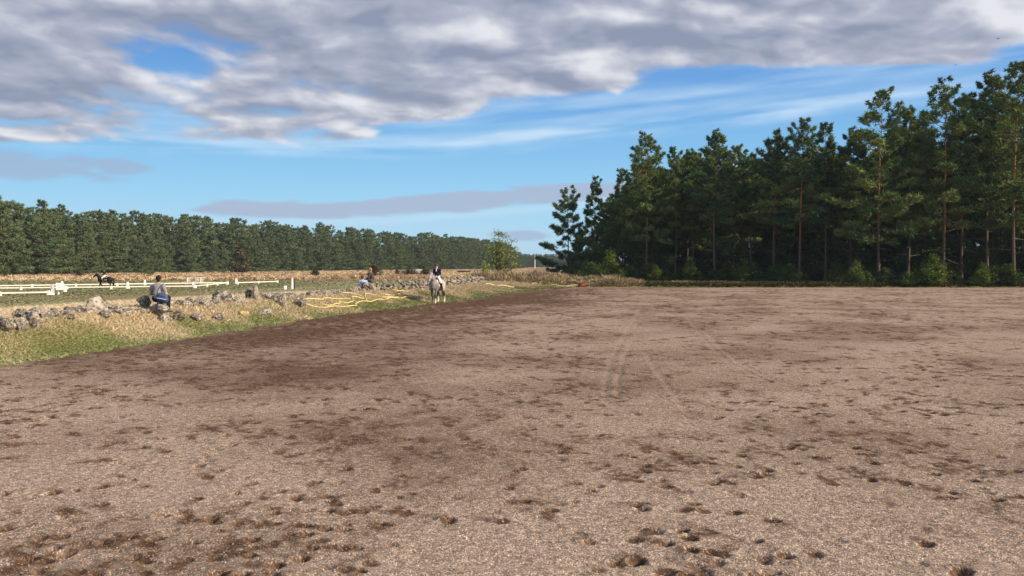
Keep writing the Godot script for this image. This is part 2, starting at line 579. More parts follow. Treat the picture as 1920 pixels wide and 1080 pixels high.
	for r in rows.size():
		d = rows[r]
		var e := along(EDGE, d)
		for i in cols:
			var x := slope[i] * d
			if x - e < -1.2 or x > 150.0:
				continue
			var at := r * cols + i
			var rim := minf(x - e, 82.0 - d)
			rim += 0.5 * fine_noise.get_noise_2d(x * 1.4, d * 1.4)
			var y := high[at] + (minf(rim, 0.0) * 0.35)
			number[at] = s.v.size()
			s.v.append(Vector3(x, y, -d))
			s.c.append(dry.lerp(dark_soil, dark_mix[at]))
			s.uv.append(Vector2(x, d) / 2.4)
	s.n.resize(s.v.size())
	for r in rows.size():
		for i in cols:
			var at := r * cols + i
			var me := number[at]
			if me < 0:
				continue
			var lf := number[at - 1] if i > 0 and number[at - 1] >= 0 else me
			var rt := number[at + 1] if i < cols - 1 and number[at + 1] >= 0 else me
			var nr := number[at - cols] if r > 0 and number[at - cols] >= 0 else me
			var fr := number[at + cols] if r < rows.size() - 1 and number[at + cols] >= 0 else me
			var across := s.v[rt] - s.v[lf]
			var away := s.v[fr] - s.v[nr]
			s.n[me] = across.cross(away).normalized() if across != Vector3.ZERO and away != Vector3.ZERO else Vector3.UP
			if s.n[me].y < 0.0:
				s.n[me] = -s.n[me]
			if r < rows.size() - 1 and i < cols - 1:
				var b := number[at + 1]
				var f := number[at + cols]
				var q := number[at + cols + 1]
				if b >= 0 and f >= 0 and q >= 0:
					s.ix.append_array(PackedInt32Array([me, f, b, b, f, q]))
	var pair := gravel_textures()
	var m := vertex_material(1.0, 0.15)
	m.albedo_texture = ImageTexture.create_from_image(pair[0])
	m.heightmap_enabled = true
	m.heightmap_texture = ImageTexture.create_from_image(pair[1])
	m.heightmap_scale = 1.9
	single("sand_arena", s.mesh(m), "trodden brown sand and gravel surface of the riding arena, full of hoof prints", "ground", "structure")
	# loose stones lying on the sand near the viewer
	var stone := Shape.new()
	for f in 8:
		var p := [Vector3(1, 0, 0), Vector3(0, 0.7, 0.1), Vector3(-0.1, 0.1, 0.9)]
		for j in 3:
			p[j] *= Vector3(1 if f & 1 else -1, 1 if f & 2 else -1, 1 if f & 4 else -1)
		stone.out_tri(p[0], p[1], p[2], Vector3.ZERO, Color.WHITE)
	var mm := MultiMesh.new()
	mm.transform_format = MultiMesh.TRANSFORM_3D
	mm.use_colors = true
	mm.mesh = stone.mesh(vertex_material(0.85))
	var places := []
	for k in 26000:
		d = 4.8 * pow(22.0 / 4.8, pow(g.randf(), 1.4))
		var x := g.randf_range(-0.72, 0.72) * d
		if inside(x, d) < 0.4:
			continue
		var r := mini(rows.bsearch(d), rows.size() - 1)
		var at := r * cols + clampi(int(roundf(x / (rows[r] * step))) + mid_col, 0, cols - 1)
		if dark_mix[at] > 0.45 and g.randf() < 0.7:
			continue
		var big := 0.0045 + 0.0085 * pow(g.randf(), 3.0) + (0.012 if g.randf() < 0.006 else 0.0)
		var t := Transform3D(Basis.from_euler(Vector3(g.randf() * 6.0, g.randf() * 6.0, g.randf() * 6.0)).scaled(Vector3(big, big * 0.75, big)), Vector3(x, high[at] + big * 0.3, -rows[r]))
		var k2 := g.randf_range(0.24, 0.56)
		places.append([t, Color(k2, k2 * g.randf_range(0.80, 0.95), k2 * g.randf_range(0.66, 0.86))])
	mm.instance_count = places.size()
	for k in places.size():
		mm.set_instance_transform(k, places[k][0])
		mm.set_instance_color(k, places[k][1])
	var grit := MultiMeshInstance3D.new()
	grit.name = "gravel"
	grit.multimesh = mm
	tag(grit, "pale loose gravel strewn over the sand in front", "gravel", "", "stuff")
	add_child(grit)


func make_land() -> void:
	var base := Shape.new()
	base.quad(Vector3(-5000, -1.2, -5000), Vector3(5000, -1.2, -5000), Vector3(5000, -1.2, 5000), Vector3(-5000, -1.2, 5000), Color(0.16, 0.14, 0.07))
	base.n.fill(Vector3.UP)
	single("ground", base.mesh(vertex_material(1.0)), "flat farmland under and around the whole place", "ground", "structure")
	var s := Shape.new()
	var rows := PackedFloat32Array()
	var d := 0.2
	while d < 3200.0:
		rows.append(d)
		d += d * (0.06 if d < 1.5 else 0.009 if d < 110.0 else 0.02)
	var half := 180
	var step := 0.0085
	var cols := half * 2 + 1
	var patch := FastNoiseLite.new()
	patch.seed = 31
	patch.frequency = 0.05
	patch.fractal_octaves = 5
	var straw := Color(0.46, 0.38, 0.21)
	var green := Color(0.215, 0.25, 0.10)
	var mown := Color(0.28, 0.285, 0.15)
	var tan_grass := Color(0.55, 0.445, 0.29)
	var rust := Color(0.43, 0.30, 0.20)
	var dark_floor := Color(0.060, 0.043, 0.026)
	for r in rows.size():
		d = rows[r]
		for i in cols:
			var x := (i - half) * step * d * (1.0 + 0.6 * pow(absf(i - half) / float(half), 3.0))
			var deep := inside(x, d)
			var y := ground(x, d)
			var n := patch.get_noise_2d(x, d)
			var m := fine_noise.get_noise_2d(x, d)
			y += (0.05 * m + 0.04 * n) * smoothstep(0.0, 2.0, -deep) * (1.0 - smoothstep(200.0, 500.0, d))
			if deep > -0.3 and x < 140.0:
				y -= clampf((deep + 0.1) * 0.4, 0.0, 0.5)
			var from_edge := -deep
			var col := straw.lerp(green, clampf(0.75 - from_edge * 0.75 + n * 1.1 + m * 0.6, 0.0, 1.0))
			# the show field behind the wall, the dry strip beyond it, the forest floor
			var field := smoothstep(4.5, 9.0, from_edge) * (1.0 - smoothstep(-2.0, 6.0, x - along(EDGE, minf(d, 82.0)) - 3.0))
			col = col.lerp(mown.lerp(straw, clampf(0.35 + n * 0.9, 0.0, 0.8)), field)
			var dry_from := 118.0 + 0.5 * clampf(x + 60.0, 0.0, 120.0) + 8.0 * n
			var dry := smoothstep(dry_from, dry_from + 8.0, d)
			var band := 0.5 + 0.5 * sin(d * 0.12 + n * 6.0)
			col = col.lerp(tan_grass.lerp(rust, clampf(band * 0.75 + n * 0.7, 0.0, 1.0)), dry)
			var wood := smoothstep(82.6, 84.5, d + 0.6 * m) * smoothstep(14.0, 24.0, x - (d - 86.0) * 0.04)  # dark floor tone starts at the far edge of the arena
			col = col.lerp(dark_floor, wood)
			if deep > 0.3:
				col = Color(0.42, 0.335, 0.275)
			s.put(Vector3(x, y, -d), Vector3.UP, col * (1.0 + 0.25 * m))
			s.uv.append(Vector2(x, d) / 3.0)
	for r in rows.size():
		for i in cols:
			var at := r * cols + i
			var across: Vector3 = s.v[at + (1 if i < cols - 1 else 0)] - s.v[at - (1 if i > 0 else 0)]
			var away: Vector3 = s.v[at + (cols if r < rows.size() - 1 else 0)] - s.v[at - (cols if r > 0 else 0)]
			s.n[at] = across.cross(away).normalized()
			if s.n[at].y < 0.0:
				s.n[at] = -s.n[at]
			if r < rows.size() - 1 and i < cols - 1:
				s.ix.append_array(PackedInt32Array([at, at + cols, at + 1, at + 1, at + cols, at + cols + 1]))
	var blades := FastNoiseLite.new()
	blades.seed = 14
	blades.frequency = 0.06
	blades.fractal_octaves = 4
	var im := blades.get_seamless_image(512, 512)
	var bytes := im.get_data()
	for i in bytes.size():
		bytes[i] = int(clampf(185.0 + (bytes[i] - 128) * 0.8, 60.0, 255.0))
	var mt := vertex_material(1.0, 0.1)
	mt.albedo_texture = ImageTexture.create_from_image(Image.create_from_data(512, 512, false, Image.FORMAT_L8, bytes))
	mt.albedo_color = Color(1, 1, 1)
	single("field", s.mesh(mt), "grass bank, mown show field and dry meadow running out to the forests", "field", "structure")


func tuft(blades: int, tall: float, wide: float, lean: float, g: RandomNumberGenerator) -> ArrayMesh:
	# grass blades that bend outwards, each of two tapering pieces
	var s := Shape.new()
	for k in blades:
		var a := g.randf() * TAU
		var out := Vector3(cos(a), 0, sin(a))
		var side := Vector3(-sin(a + 0.5), 0, cos(a + 0.5)) * wide
		var root := out * g.randf() * tall * 0.25
		var h := tall * g.randf_range(0.55, 1.0)
		var mid := root + Vector3.UP * h * 0.6 + out * lean * h * 0.3
		var tip := root + Vector3.UP * h * g.randf_range(0.8, 1.0) + out * lean * h * g.randf_range(0.7, 1.2)
		var shade := g.randf_range(0.75, 1.15)
		var col := Color(shade, shade, shade)
		s.quad(root - side, root + side, mid + side * 0.7, mid - side * 0.7, col)
		s.tri(mid - side * 0.7, mid + side * 0.7, tip, col)
	var m := vertex_material(0.8, 0.2)
	m.backlight_enabled = true
	m.backlight = Color(0.3, 0.3, 0.2)
	return s.mesh(m)


func scatter(called: String, label: String, category: String, made: ArrayMesh, places: Array) -> void:
	var mm := MultiMesh.new()
	mm.transform_format = MultiMesh.TRANSFORM_3D
	mm.use_colors = true
	mm.mesh = made
	mm.instance_count = places.size()
	for k in places.size():
		mm.set_instance_transform(k, places[k][0])
		mm.set_instance_color(k, places[k][1])
	var o := MultiMeshInstance3D.new()
	o.name = numbered(called)
	o.multimesh = mm
	tag(o, label, category, "", "stuff")
	add_child(o, true)


func upright(x: float, d: float, size: float, tall: float, g: RandomNumberGenerator) -> Transform3D:
	return Transform3D(Basis(Vector3.UP, g.randf() * TAU).scaled(Vector3(size, tall, size)), at_ground(x, d, -0.02))


func make_grass() -> void:
	var g := RandomNumberGenerator.new()
	g.seed = 9
	var patch := FastNoiseLite.new()
	patch.seed = 44
	patch.frequency = 0.22
	patch.fractal_octaves = 3
	# the bank between the arena and the wall, and a little beyond it
	var places := []
	for k in 120000:
		var d := 15.0 * pow(84.0 / 15.0, g.randf())
		var x := along(EDGE, d) - g.randf_range(-0.35, 7.0)
		var s := -inside(x, d) + 0.5 * fine_noise.get_noise_2d(x * 1.4, d * 1.4)
		if s < g.randf_range(-0.2, 0.35) or x < -d * 0.72:
			continue
		var n := patch.get_noise_2d(x, d)
		var fresh := clampf(0.95 - s * 0.60 + n * 1.5 + (0.35 if d > 40.0 else 0.0), 0.0, 1.0)
		var col := Color(0.66, 0.575, 0.43).lerp(Color(0.31, 0.365, 0.175), fresh) * g.randf_range(0.75, 1.2)
		if g.randf() < 0.06:
			col = Color(0.46, 0.33, 0.20)
		var size := maxf(0.8, d * 0.035) * g.randf_range(0.7, 1.2)
		places.append([upright(x, d, size, g.randf_range(0.4, 1.0) * lerpf(0.9, 0.5, fresh) * minf(size, 1.25), g), col])
	scatter("bank_grass", "short straw and green grass on the bank along the stone wall", "grass", tuft(9, 0.24, 0.007, 0.5, g), places)
	# mown field
	places = []
	for k in 30000:
		var d := 24.0 * pow(130.0 / 24.0, g.randf())
		var x := -d * g.randf_range(0.05, 0.70)
		if -inside(x, d) < 6.0:
			continue
		var fresh := clampf(0.7 + patch.get_noise_2d(x * 0.3, d * 0.3) * 1.3, 0.0, 1.0)
		places.append([upright(x, d, d * 0.05, d * 0.007, g), Color(0.40, 0.37, 0.235).lerp(Color(0.27, 0.30, 0.165), fresh) * g.randf_range(0.8, 1.15)])
	scatter("field_grass", "mown green grass of the show field behind the wall", "grass", tuft(9, 0.16, 0.012, 0.6, g), places)
	# tall dry grass at the far end
	places = []
	for k in 15000:
		var d := g.randf_range(84.0, 150.0) if k % 3 == 0 else g.randf_range(83.0, 97.0)
		var x := g.randf_range(-0.055, 0.30) * d
		var s := -inside(x, d)
		var wood := x > 12.0 + (d - 86.0) * 0.3
		if s < 1.3 or wood and (d > 92.0 or g.randf() < 0.35):
			continue
		var col := Color(0.30, 0.225, 0.17).lerp(Color(0.43, 0.36, 0.22), clampf(0.45 + patch.get_noise_2d(x, d) * 1.5, 0.0, 1.0)) * g.randf_range(0.7, 1.15)
		if g.randf() < 0.12:
			col = Color(0.15, 0.18, 0.06)
		places.append([upright(x, d, 1.5, g.randf_range(0.45, 1.2) * (0.62 + 1.0 * patch.get_noise_2d(x * 1.2 + 9.0, d * 0.6)) * smoothstep(0.6, 4.0, s) * (1.0 - 0.62 * smoothstep(7.0, 20.0, x)), g), col])
	scatter("meadow_grass", "tall dry brown grass at the far end of the arena", "grass", tuft(11, 1.2, 0.026, 0.22, g), places)
	# low growth in front of the forest
	places = []
	for k in 9000:
		var d := g.randf_range(82.4, 92.0)
		var x := g.randf_range(14.0, 75.0)
		var col := Color(0.065, 0.05, 0.028).lerp(Color(0.075, 0.085, 0.03), g.randf()) * g.randf_range(0.7, 1.2)
		places.append([upright(x, d, 1.2, g.randf_range(0.25, 0.75) * smoothstep(82.2, 84.5, d), g), col])
	scatter("forest_edge_grass", "dark low grass and weeds along the forest edge", "grass", tuft(11, 0.75, 0.022, 0.4, g), places)
	# dry meadow in front of the far forest
	places = []
	for k in 16000:
		var d := g.randf_range(125.0, 420.0)
		var x := g.randf_range(-0.68, 0.03) * d
		if d < 124.0 + 0.5 * clampf(x + 60.0, 0.0, 120.0):
			continue
		var col := Color(0.62, 0.505, 0.335).lerp(Color(0.45, 0.32, 0.22), clampf(0.4 + patch.get_noise_2d(x * 0.12, d * 0.12) * 1.6, 0.0, 1.0)) * g.randf_range(0.75, 1.15)
		places.append([upright(x, d, 3.0, g.randf_range(0.4, 0.9), g), col])
	scatter("dry_meadow", "tan and rust dry grass strip in front of the far forest", "grass", tuft(11, 0.9, 0.03, 0.3, g), places)


# ---- trees
var bark: StandardMaterial3D
var needle_material: StandardMaterial3D
var leaf_material: StandardMaterial3D


func conifer(how: Dictionary) -> Dictionary:
	# trunk, branches and crown of one conifer: tall, bare (share of the trunk without crown), radius, whorls, per (branches in each), sprays (on each), blades, spray (size), wide (of a blade)
	var g := RandomNumberGenerator.new()
	g.seed = how.seed
	var tall: float = how.tall
	var trunk := Shape.new()
	var pts := []
	var rads := []
	var cols := []
	var bend := Vector2(g.randf_range(-1, 1), g.randf_range(-1, 1)) * tall * 0.012
	for i in 15:
		var t := i / 14.0
		pts.append(Vector3(bend.x * sin(t * 4.0), t * tall * 0.985, bend.y * sin(t * 3.1 + 1.0)))
		rads.append(tall * how.get("girth", 0.0085) * (1.0 - t * 0.94) * (1.35 if i == 0 else 1.0))
		var low := Color(0.115, 0.088, 0.072)
		cols.append(low.lerp(how.get("upper", Color(0.40, 0.19, 0.095)), smoothstep(0.25, 0.5, t + g.randf_range(-0.05, 0.05))))
	trunk.tube(pts, rads, 9, cols)
	var limbs := Shape.new()
	var crown := Shape.new()
	var bare: float = how.bare
	var whorls: int = how.whorls
	var wood := Color(0.17, 0.10, 0.06)
	var turn := g.randf() * TAU
	for w in whorls:
		var t := (w + g.randf_range(-0.3, 0.3)) / whorls
		t = clampf(t, 0.0, 0.985)
		var share := bare + (1.0 - bare) * t
		var shape: float = pow(1.0 - t, how.get("point", 0.7)) * lerpf(how.get("skirt", 0.5), 1.0, smoothstep(0.0, 0.32, t)) + 0.09
		for b in int(how.per):
			turn += TAU / how.per + g.randf_range(-0.5, 0.5)
			if g.randf() < how.get("gaps", 0.1):
				continue
			var length: float = how.radius * shape * (g.randf_range(0.5, 1.0) if g.randf() < 0.6 else g.randf_range(1.0, 1.45))
			var pitch: float = lerpf(how.get("droop", -0.1), how.get("raise", 0.8), pow(t, 1.3)) + g.randf_range(-0.18, 0.18)
			var out := Vector3(cos(turn), 0, sin(turn))
			var f := clampf(share * 14.0, 0.0, 13.99)
			var p0: Vector3 = pts[int(f)].lerp(pts[int(f) + 1], f - int(f))
			var p1 := p0 + (out * cos(pitch) + Vector3.UP * sin(pitch)) * length * 0.5
			var p2 := p1 + (out * cos(pitch + 0.25) + Vector3.UP * sin(pitch + 0.25)) * length * 0.5
			var thick: float = 0.006 * tall * 0.25 * (0.35 + length / how.radius)
			limbs.tube([p0, p1, p2], [thick, thick * 0.65, thick * 0.25], 4, [wood], false)
			var side := Vector3(-out.z, 0, out.x)
			var tint: Color = how.green.lerp(how.light, pow(g.randf(), 1.4))
			var n := maxi(3, int(how.sprays * (0.10 + 0.9 * length / how.radius)))
			var airy := lerpf(1.0, 0.62, smoothstep(0.6, 1.0, t))
			for k in n:
				var u := lerpf(how.get("inner", 0.35), 1.05, sqrt(g.randf()))
				var on := p0.lerp(p1, u * 2.0) if u < 0.5 else p1.lerp(p2, u * 2.0 - 1.0)
				var spread: float = length * how.get("spread", 0.30) * (1.25 - u)
				var c: Vector3 = on + side * g.randf_range(-1, 1) * (spread + 0.06) + Vector3.UP * (g.randf_range(-0.3, 1.0) * how.spray * how.get("pile", 0.6))
				if how.get("twigs", true) and k % 2 == 0:
					limbs.tube([on - out * spread * 0.5, c], [thick * 0.25, thick * 0.12], 3, [wood], false)
				var toward: Vector3 = (c - on + out * 0.2 * length + Vector3.UP * how.spray * 0.4).normalized()
				var shade := tint * g.randf_range(0.78, 1.25)
				shade.a = 1.0
				for q in int(how.blades):
					var way := Vector3(g.randf_range(-1, 1), g.randf_range(-0.75, 1), g.randf_range(-1, 1)).normalized()
					way = (way + toward * 0.55).normalized()
					var start: Vector3 = c + Vector3(g.randf_range(-1, 1), g.randf_range(-0.5, 0.5), g.randf_range(-1, 1)) * how.spray * airy * 0.28
					var across: Vector3 = way.cross(Vector3(g.randf_range(-1, 1), g.randf_range(-1, 1), g.randf_range(-1, 1))).normalized() * how.wide
					crown.tri(start - across, start + across, start + way * how.spray * airy * g.randf_range(0.7, 1.15), shade * g.randf_range(0.88, 1.12))
	for k in int(how.get("stubs", 0)):
		var share := lerpf(bare * 0.35, bare + 0.08, g.randf())
		var f := share * 14.0
		var p0: Vector3 = pts[int(f)].lerp(pts[int(f) + 1], f - int(f))
		var a := g.randf() * TAU
		var l := g.randf_range(0.5, 2.2)
		var p1 := p0 + Vector3(cos(a), g.randf_range(-0.25, 0.25), sin(a)) * l
		limbs.tube([p0, p1, p1 + Vector3(cos(a + 0.5), -0.3, sin(a + 0.5)) * l * 0.4], [0.035, 0.022, 0.008], 4, [Color(0.20, 0.15, 0.12)], false)
	return {"trunk": trunk.mesh(bark), "branches": limbs.mesh(bark), "crown": crown.mesh(needle_material), "tall": tall}


func leafy(how: Dictionary) -> Dictionary:
	# a broad-leaved bush or young tree: stems and leaves; tall, radius, base (where leaves begin), clumps, leaves (in each), leaf (size)
	var g := RandomNumberGenerator.new()
	g.seed = how.seed
	var stems := Shape.new()
	var crown := Shape.new()
	var wood := Color(0.12, 0.095, 0.07)
	var tall: float = how.tall
	for k in int(how.clumps):
		var t := pow(g.randf(), 0.85)
		var a := g.randf() * TAU
		var y: float = lerpf(how.base, 1.0, t) * tall * (0.80 + 0.24 * sin(a * 2.0 + how.seed))
		var wide: float = how.radius * (0.85 + 0.30 * sin(a * 3.0 + how.seed * 1.7) + 0.18 * sin(a * 5.0 + t * 9.0)) * (sin(pow(t, how.get("belly", 0.8)) * PI * 0.92 + 0.22)) * sqrt(g.randf_range(0.12, 1.0))
		var c := Vector3(cos(a) * wide, y, sin(a) * wide)
		if k % 3 == 0:
			var root: Vector3 = Vector3(g.randf_range(-0.12, 0.12), 0, g.randf_range(-0.12, 0.12)) * how.radius
			stems.tube([root, root.lerp(c, 0.5) + Vector3.UP * y * 0.14, c], [tall * 0.010, tall * 0.006, tall * 0.002], 4, [wood], false)
		var tint: Color = how.green.lerp(how.light, g.randf())
		var size: float = how.leaf
		var puff: float = how.radius * how.get("puff", 0.22)
		for q in int(how.leaves):
			var p := c + Vector3(g.randf_range(-1, 1), g.randf_range(-0.6, 0.6), g.randf_range(-1, 1)) * puff
			var way := Vector3(g.randf_range(-1, 1), g.randf_range(-0.8, 0.5), g.randf_range(-1, 1)).normalized()
			var across: Vector3 = way.cross(Vector3(g.randf_range(-0.5, 0.5), 1, g.randf_range(-0.5, 0.5))).normalized() * size * 0.42
			var shade := tint * g.randf_range(0.8, 1.2)
			var m := p + way * size * 0.5
			crown.tri(p, m - across, m + across, shade)
			crown.tri(m - across, p + way * size * 1.1, m + across, shade)
	return {"trunk": stems.mesh(bark), "crown": crown.mesh(leaf_material), "tall": tall}


func plant(kind: Dictionary, called: String, label: String, category: String, x: float, d: float, tall: float, turn: float, group := "", widen := 1.0) -> Node3D:
	var t := thing(called, label, category, at_ground(x, d, -0.06), turn, group)
	var k: float = tall / kind.tall
	t.scale = Vector3(k * widen, k, k * widen)
	part(t, "trunk", kind.trunk)
	if kind.has("branches"):
		part(t, "branches", kind.branches)
	part(t, "crown", kind.crown)
	return t


func by_view(zones: Array, x: float, d: float) -> String:
	# the phrase of the first zone, from left to right, whose right border lies beyond that direction
	for z in zones:
		if x / d < z[0]:
			return z[1]
	return zones[-1][1]


const RIGHT_ZONES := [[0.147, "behind the slender pine at its left corner"], [0.19, "behind the first tall broad pine"], [0.24, "behind the low topped pine"], [0.29, "behind the bright green pine"], [0.345, "behind the pine with the spike leader"], [0.41, "behind the yellowish green pine"], [0.49, "behind the broad crowned giant pine"], [0.56, "behind the reddish trunked pine"], [0.60, "behind the pine with pale orange trunk"], [9.0, "at the right end, beside the tallest pine"]]
const LEFT_ZONES := [[-0.60, "at the left end, left of the black horse"], [-0.48, "behind the black horse"], [-0.41, "behind the seated man in grey"], [-0.36, "behind the white jump stack"], [-0.28, "beside the large reddish brown bush"], [-0.20, "behind the small round dark bush"], [-0.14, "behind the seated pair"], [-0.05, "behind the grey horse"], [9.0, "near its right end by the birch"]]


func make_forests() -> void:
	bark = vertex_material(0.95, 0.2)
	needle_material = vertex_material(0.75, 0.3)
	needle_material.backlight_enabled = true
	needle_material.backlight = Color(0.25, 0.3, 0.15)
	leaf_material = vertex_material(0.65, 0.35)
	leaf_material.backlight_enabled = true
	leaf_material.backlight = Color(0.5, 0.55, 0.25)
	var g := RandomNumberGenerator.new()
	g.seed = 5
	var green := Color(0.070, 0.122, 0.044)
	var light := Color(0.185, 0.24, 0.068)
	var blue := Color(0.048, 0.105, 0.052)
	var tall_pines := []
	for k in 7:
		tall_pines.append(conifer({"seed": 100 + k, "tall": 20.0, "bare": [0.36, 0.30, 0.42, 0.27, 0.38, 0.24, 0.40][k], "radius": [3.9, 4.3, 3.5, 4.2, 3.3, 4.6, 3.7][k], "whorls": 25, "per": 5, "sprays": 34, "blades": 12, "spray": 0.50, "wide": 0.045, "spread": 0.36, "green": green if k % 2 else blue, "light": light, "raise": 0.72, "droop": -0.2, "point": 0.72, "gaps": 0.26, "stubs": 9, "skirt": 0.55}))
	var lone := conifer({"seed": 140, "tall": 13.3, "bare": 0.10, "radius": 3.7, "whorls": 18, "per": 5, "sprays": 40, "blades": 13, "spray": 0.44, "wide": 0.042, "green": blue, "light": light, "raise": 0.7, "droop": -0.12, "point": 0.75, "gaps": 0.12, "inner": 0.4, "spread": 0.34, "upper": Color(0.14, 0.10, 0.075), "stubs": 6, "skirt": 0.85})
	var slim := conifer({"seed": 141, "tall": 14.0, "bare": 0.1, "radius": 3.0, "whorls": 22, "per": 5, "sprays": 32, "blades": 12, "spray": 0.40, "wide": 0.04, "green": green, "light": light, "raise": 0.75, "droop": -0.1, "point": 0.8, "gaps": 0.22, "stubs": 5, "skirt": 0.7})
	# x, d, height, kind, turn, label: the pines along the forest edge, from its left corner on
	var front := [
		[11.2, 108, 14.2, -2, 0.4, "slender pine beside the lone thin pine at the forest corner"],
		[14.6, 106, 15.0, 3, 1.1, "shorter dark pine between the slender pine and first tall pine"],
		[16.7, 100, 18.6, 1, 2.0, "first tall broad dark pine from the forest's left corner"],
		[20.9, 103, 17.3, 4, 0.2, "narrow pine with pointed top right of first tall broad pine"],
		[23.3, 104, 16.4, 0, 1.7, "low topped pine left of the bright green pine with orange trunk"],
		[24.9, 98, 18.5, 2, 2.6, "bright green pine with slim orange trunk high above the edge"],
		[28.9, 104, 17.6, 5, 0.9, "pine just right of the bright green pine, its top half hidden"],
		[30.2, 101, 16.2, 6, 3.3, "lowest pine in the middle of the forest edge"],
		[31.5, 96, 18.3, 6, 4.0, "pine with one thin spike of a leader above its crown"],
		[33.6, 93, 19.2, 0, 5.0, "sunlit pine with pale lower trunk right of the spiked pine"],
		[37.1, 95, 18.9, 4, 1.3, "yellowish green pine left of the broad crowned giant"],
		[41.2, 97, 18.6, 2, 2.2, "pine half hidden left behind the broad crowned giant"],
		[40.4, 88, 21.3, 5, 0.5, "broad crowned giant pine with a forked three tipped top"],
		[45.5, 92, 20.2, 3, 2.9, "dark pine in the gap right of the broad crowned giant"],
		[46.9, 87, 22.0, 1, 3.9, "dark pine with a reddish bare trunk and broken side limbs"],
		[51.9, 92, 21.8, 0, 4.4, "thin topped pine right of the reddish trunked pine"],
		[53.6, 90, 23.6, 2, 1.9, "tall pine with pale orange sunlit trunk near right frame edge"],
		[53.4, 85, 23.8, 3, 5.3, "tallest and nearest dark pine, rightmost in the forest"]]
	plant(lone, "pine_tree", "lone thin pine with sparse uneven boughs at forest's left corner", "tree", 7.8, 112, 13.4, 0.0, "pines of the right hand forest")
	for f in front:
		plant(slim if f[3] < 0 else tall_pines[f[3]], "pine_tree", f[5], "tree", f[0], f[1], f[2], f[4], "pines of the right hand forest")
	# the trees behind them and on to the right
	for k in 130:
		var d := g.randf_range(94.0, 158.0)
		var slope := g.randf_range(0.112, 0.68)
		if d < 100.0 + 10.0 * (1.0 - smoothstep(0.2, 0.5, slope)) and slope < 0.62:
			d += 10.0
		var cap := lerpf(13.5, 18.5, smoothstep(0.11, 0.2, slope)) + 4.0 * smoothstep(0.35, 0.6, slope)
		plant(tall_pines[k % 7], "pine_tree", "pine inside the dark forest, " + by_view(RIGHT_ZONES, slope, 1.0), "tree", slope * d, d, cap * g.randf_range(0.82, 1.0), g.randf() * TAU, "pines deeper in the right hand forest")
	for k in 12:
		var d := g.randf_range(84.0, 100.0)
		plant(tall_pines[k % 7], "pine_tree", "pine of the forest edge beyond the broken sunlit trunks", "tree", 62.0 + k * 3.2 + g.randf_range(-1, 1), d, g.randf_range(20.0, 24.0), g.randf() * TAU, "pines of the forest's right end")
	# undergrowth
	var bushes := []
	for k in 5:
		bushes.append(leafy({"seed": 200 + k, "tall": 4.0, "radius": 1.9, "base": 0.05, "clumps": 150, "leaves": 26, "leaf": 0.17, "green": Color(0.055, 0.105, 0.036), "light": Color(0.115, 0.175, 0.048), "puff": 0.24}))
	var bright := leafy({"seed": 210, "tall": 4.0, "radius": 2.1, "base": 0.08, "clumps": 150, "leaves": 26, "leaf": 0.18, "green": Color(0.085, 0.135, 0.025), "light": Color(0.15, 0.20, 0.035), "puff": 0.2})
	var firs := []
	for k in 2:
		firs.append(conifer({"seed": 220 + k, "tall": 7.0, "bare": 0.03, "radius": 2.1, "whorls": 16, "per": 6, "sprays": 16, "blades": 11, "spray": 0.42, "wide": 0.045, "green": blue, "light": green, "raise": 0.4, "droop": -0.2, "point": 0.85, "gaps": 0.05, "skirt": 1.0, "upper": Color(0.12, 0.09, 0.07)}))
	var named := [[12.0, 97.0, 3.8, "bright yellow green maple bush at the forest's left end"], [21.2, 95.0, 3.0, "smaller yellow green bush between the trunks of the forest edge"], [27.0, 93.0, 2.8, "light green bush under the bright green pine"], [44.6, 84.6, 3.2, "light green bush beside the reddish trunked pine"], [37.2, 86.5, 2.6, "light green bush in weeds left of the broad crowned giant"], [17.0, 95.0, 2.2, "low light green bush at the foot of first tall pine"], [31.4, 90.0, 2.2, "low light green bush under the pine with the spike leader"], [49.6, 84.3, 2.3, "low light green bush left of the pale orange trunked pine"]]
	for b in named:
		plant(bright, "leafy_bush", b[3], "bush", b[0], b[1], b[2], g.randf() * TAU, "light green bushes at the forest edge")
	for k in 75:
		var slope := 0.085 + 0.60 * (k + g.randf_range(-0.4, 0.4)) / 75.0
		var d := g.randf_range(104.0, 116.0) - 11.0 * smoothstep(0.3, 0.6, slope)
		plant(bushes[k % 5], "leafy_bush", "dark green bush under the pines, " + by_view(RIGHT_ZONES, slope, 1.0), "bush", slope * d, d, g.randf_range(2.6, 6.2), g.randf() * TAU, "dark bushes under the forest pines")
	for k in 26:
		var slope := 0.105 + 0.53 * (k + g.randf_range(-0.4, 0.4)) / 26.0
		var d := g.randf_range(95.5, 98.5) - 12.0 * smoothstep(0.2, 0.5, slope)
		plant(bushes[k % 5], "leafy_bush", "low green bush before the trunks, " + by_view(RIGHT_ZONES, slope, 1.0).replace("behind", "in front of"), "bush", slope * d, d, g.randf_range(1.0, 2.6), g.randf() * TAU, "low bushes along the front of the forest", g.randf_range(1.1, 1.9))
	for k in 34:
		var slope := 0.16 + 0.5 * (k + g.randf_range(-0.4, 0.4)) / 34.0
		var d := g.randf_range(110.0, 128.0)
		plant(firs[k % 2], "young_spruce", "young spruce in the forest shade, " + by_view(RIGHT_ZONES, slope, 1.0), "tree", slope * d, d, g.randf_range(5.0, 9.5), g.randf() * TAU, "young spruces inside the forest")
	plant(firs[0], "young_spruce", "low dark spruce at the foot of the lone thin pine", "tree", 9.3, 114.0, 6.6, 0.3)
	plant(firs[1], "young_spruce", "second low dark spruce, just behind the slender corner pine", "tree", 11.9, 112.0, 7.8, 1.3)
	# the far forest on the left: a long edge that runs away from the viewer
	var far_kinds := []
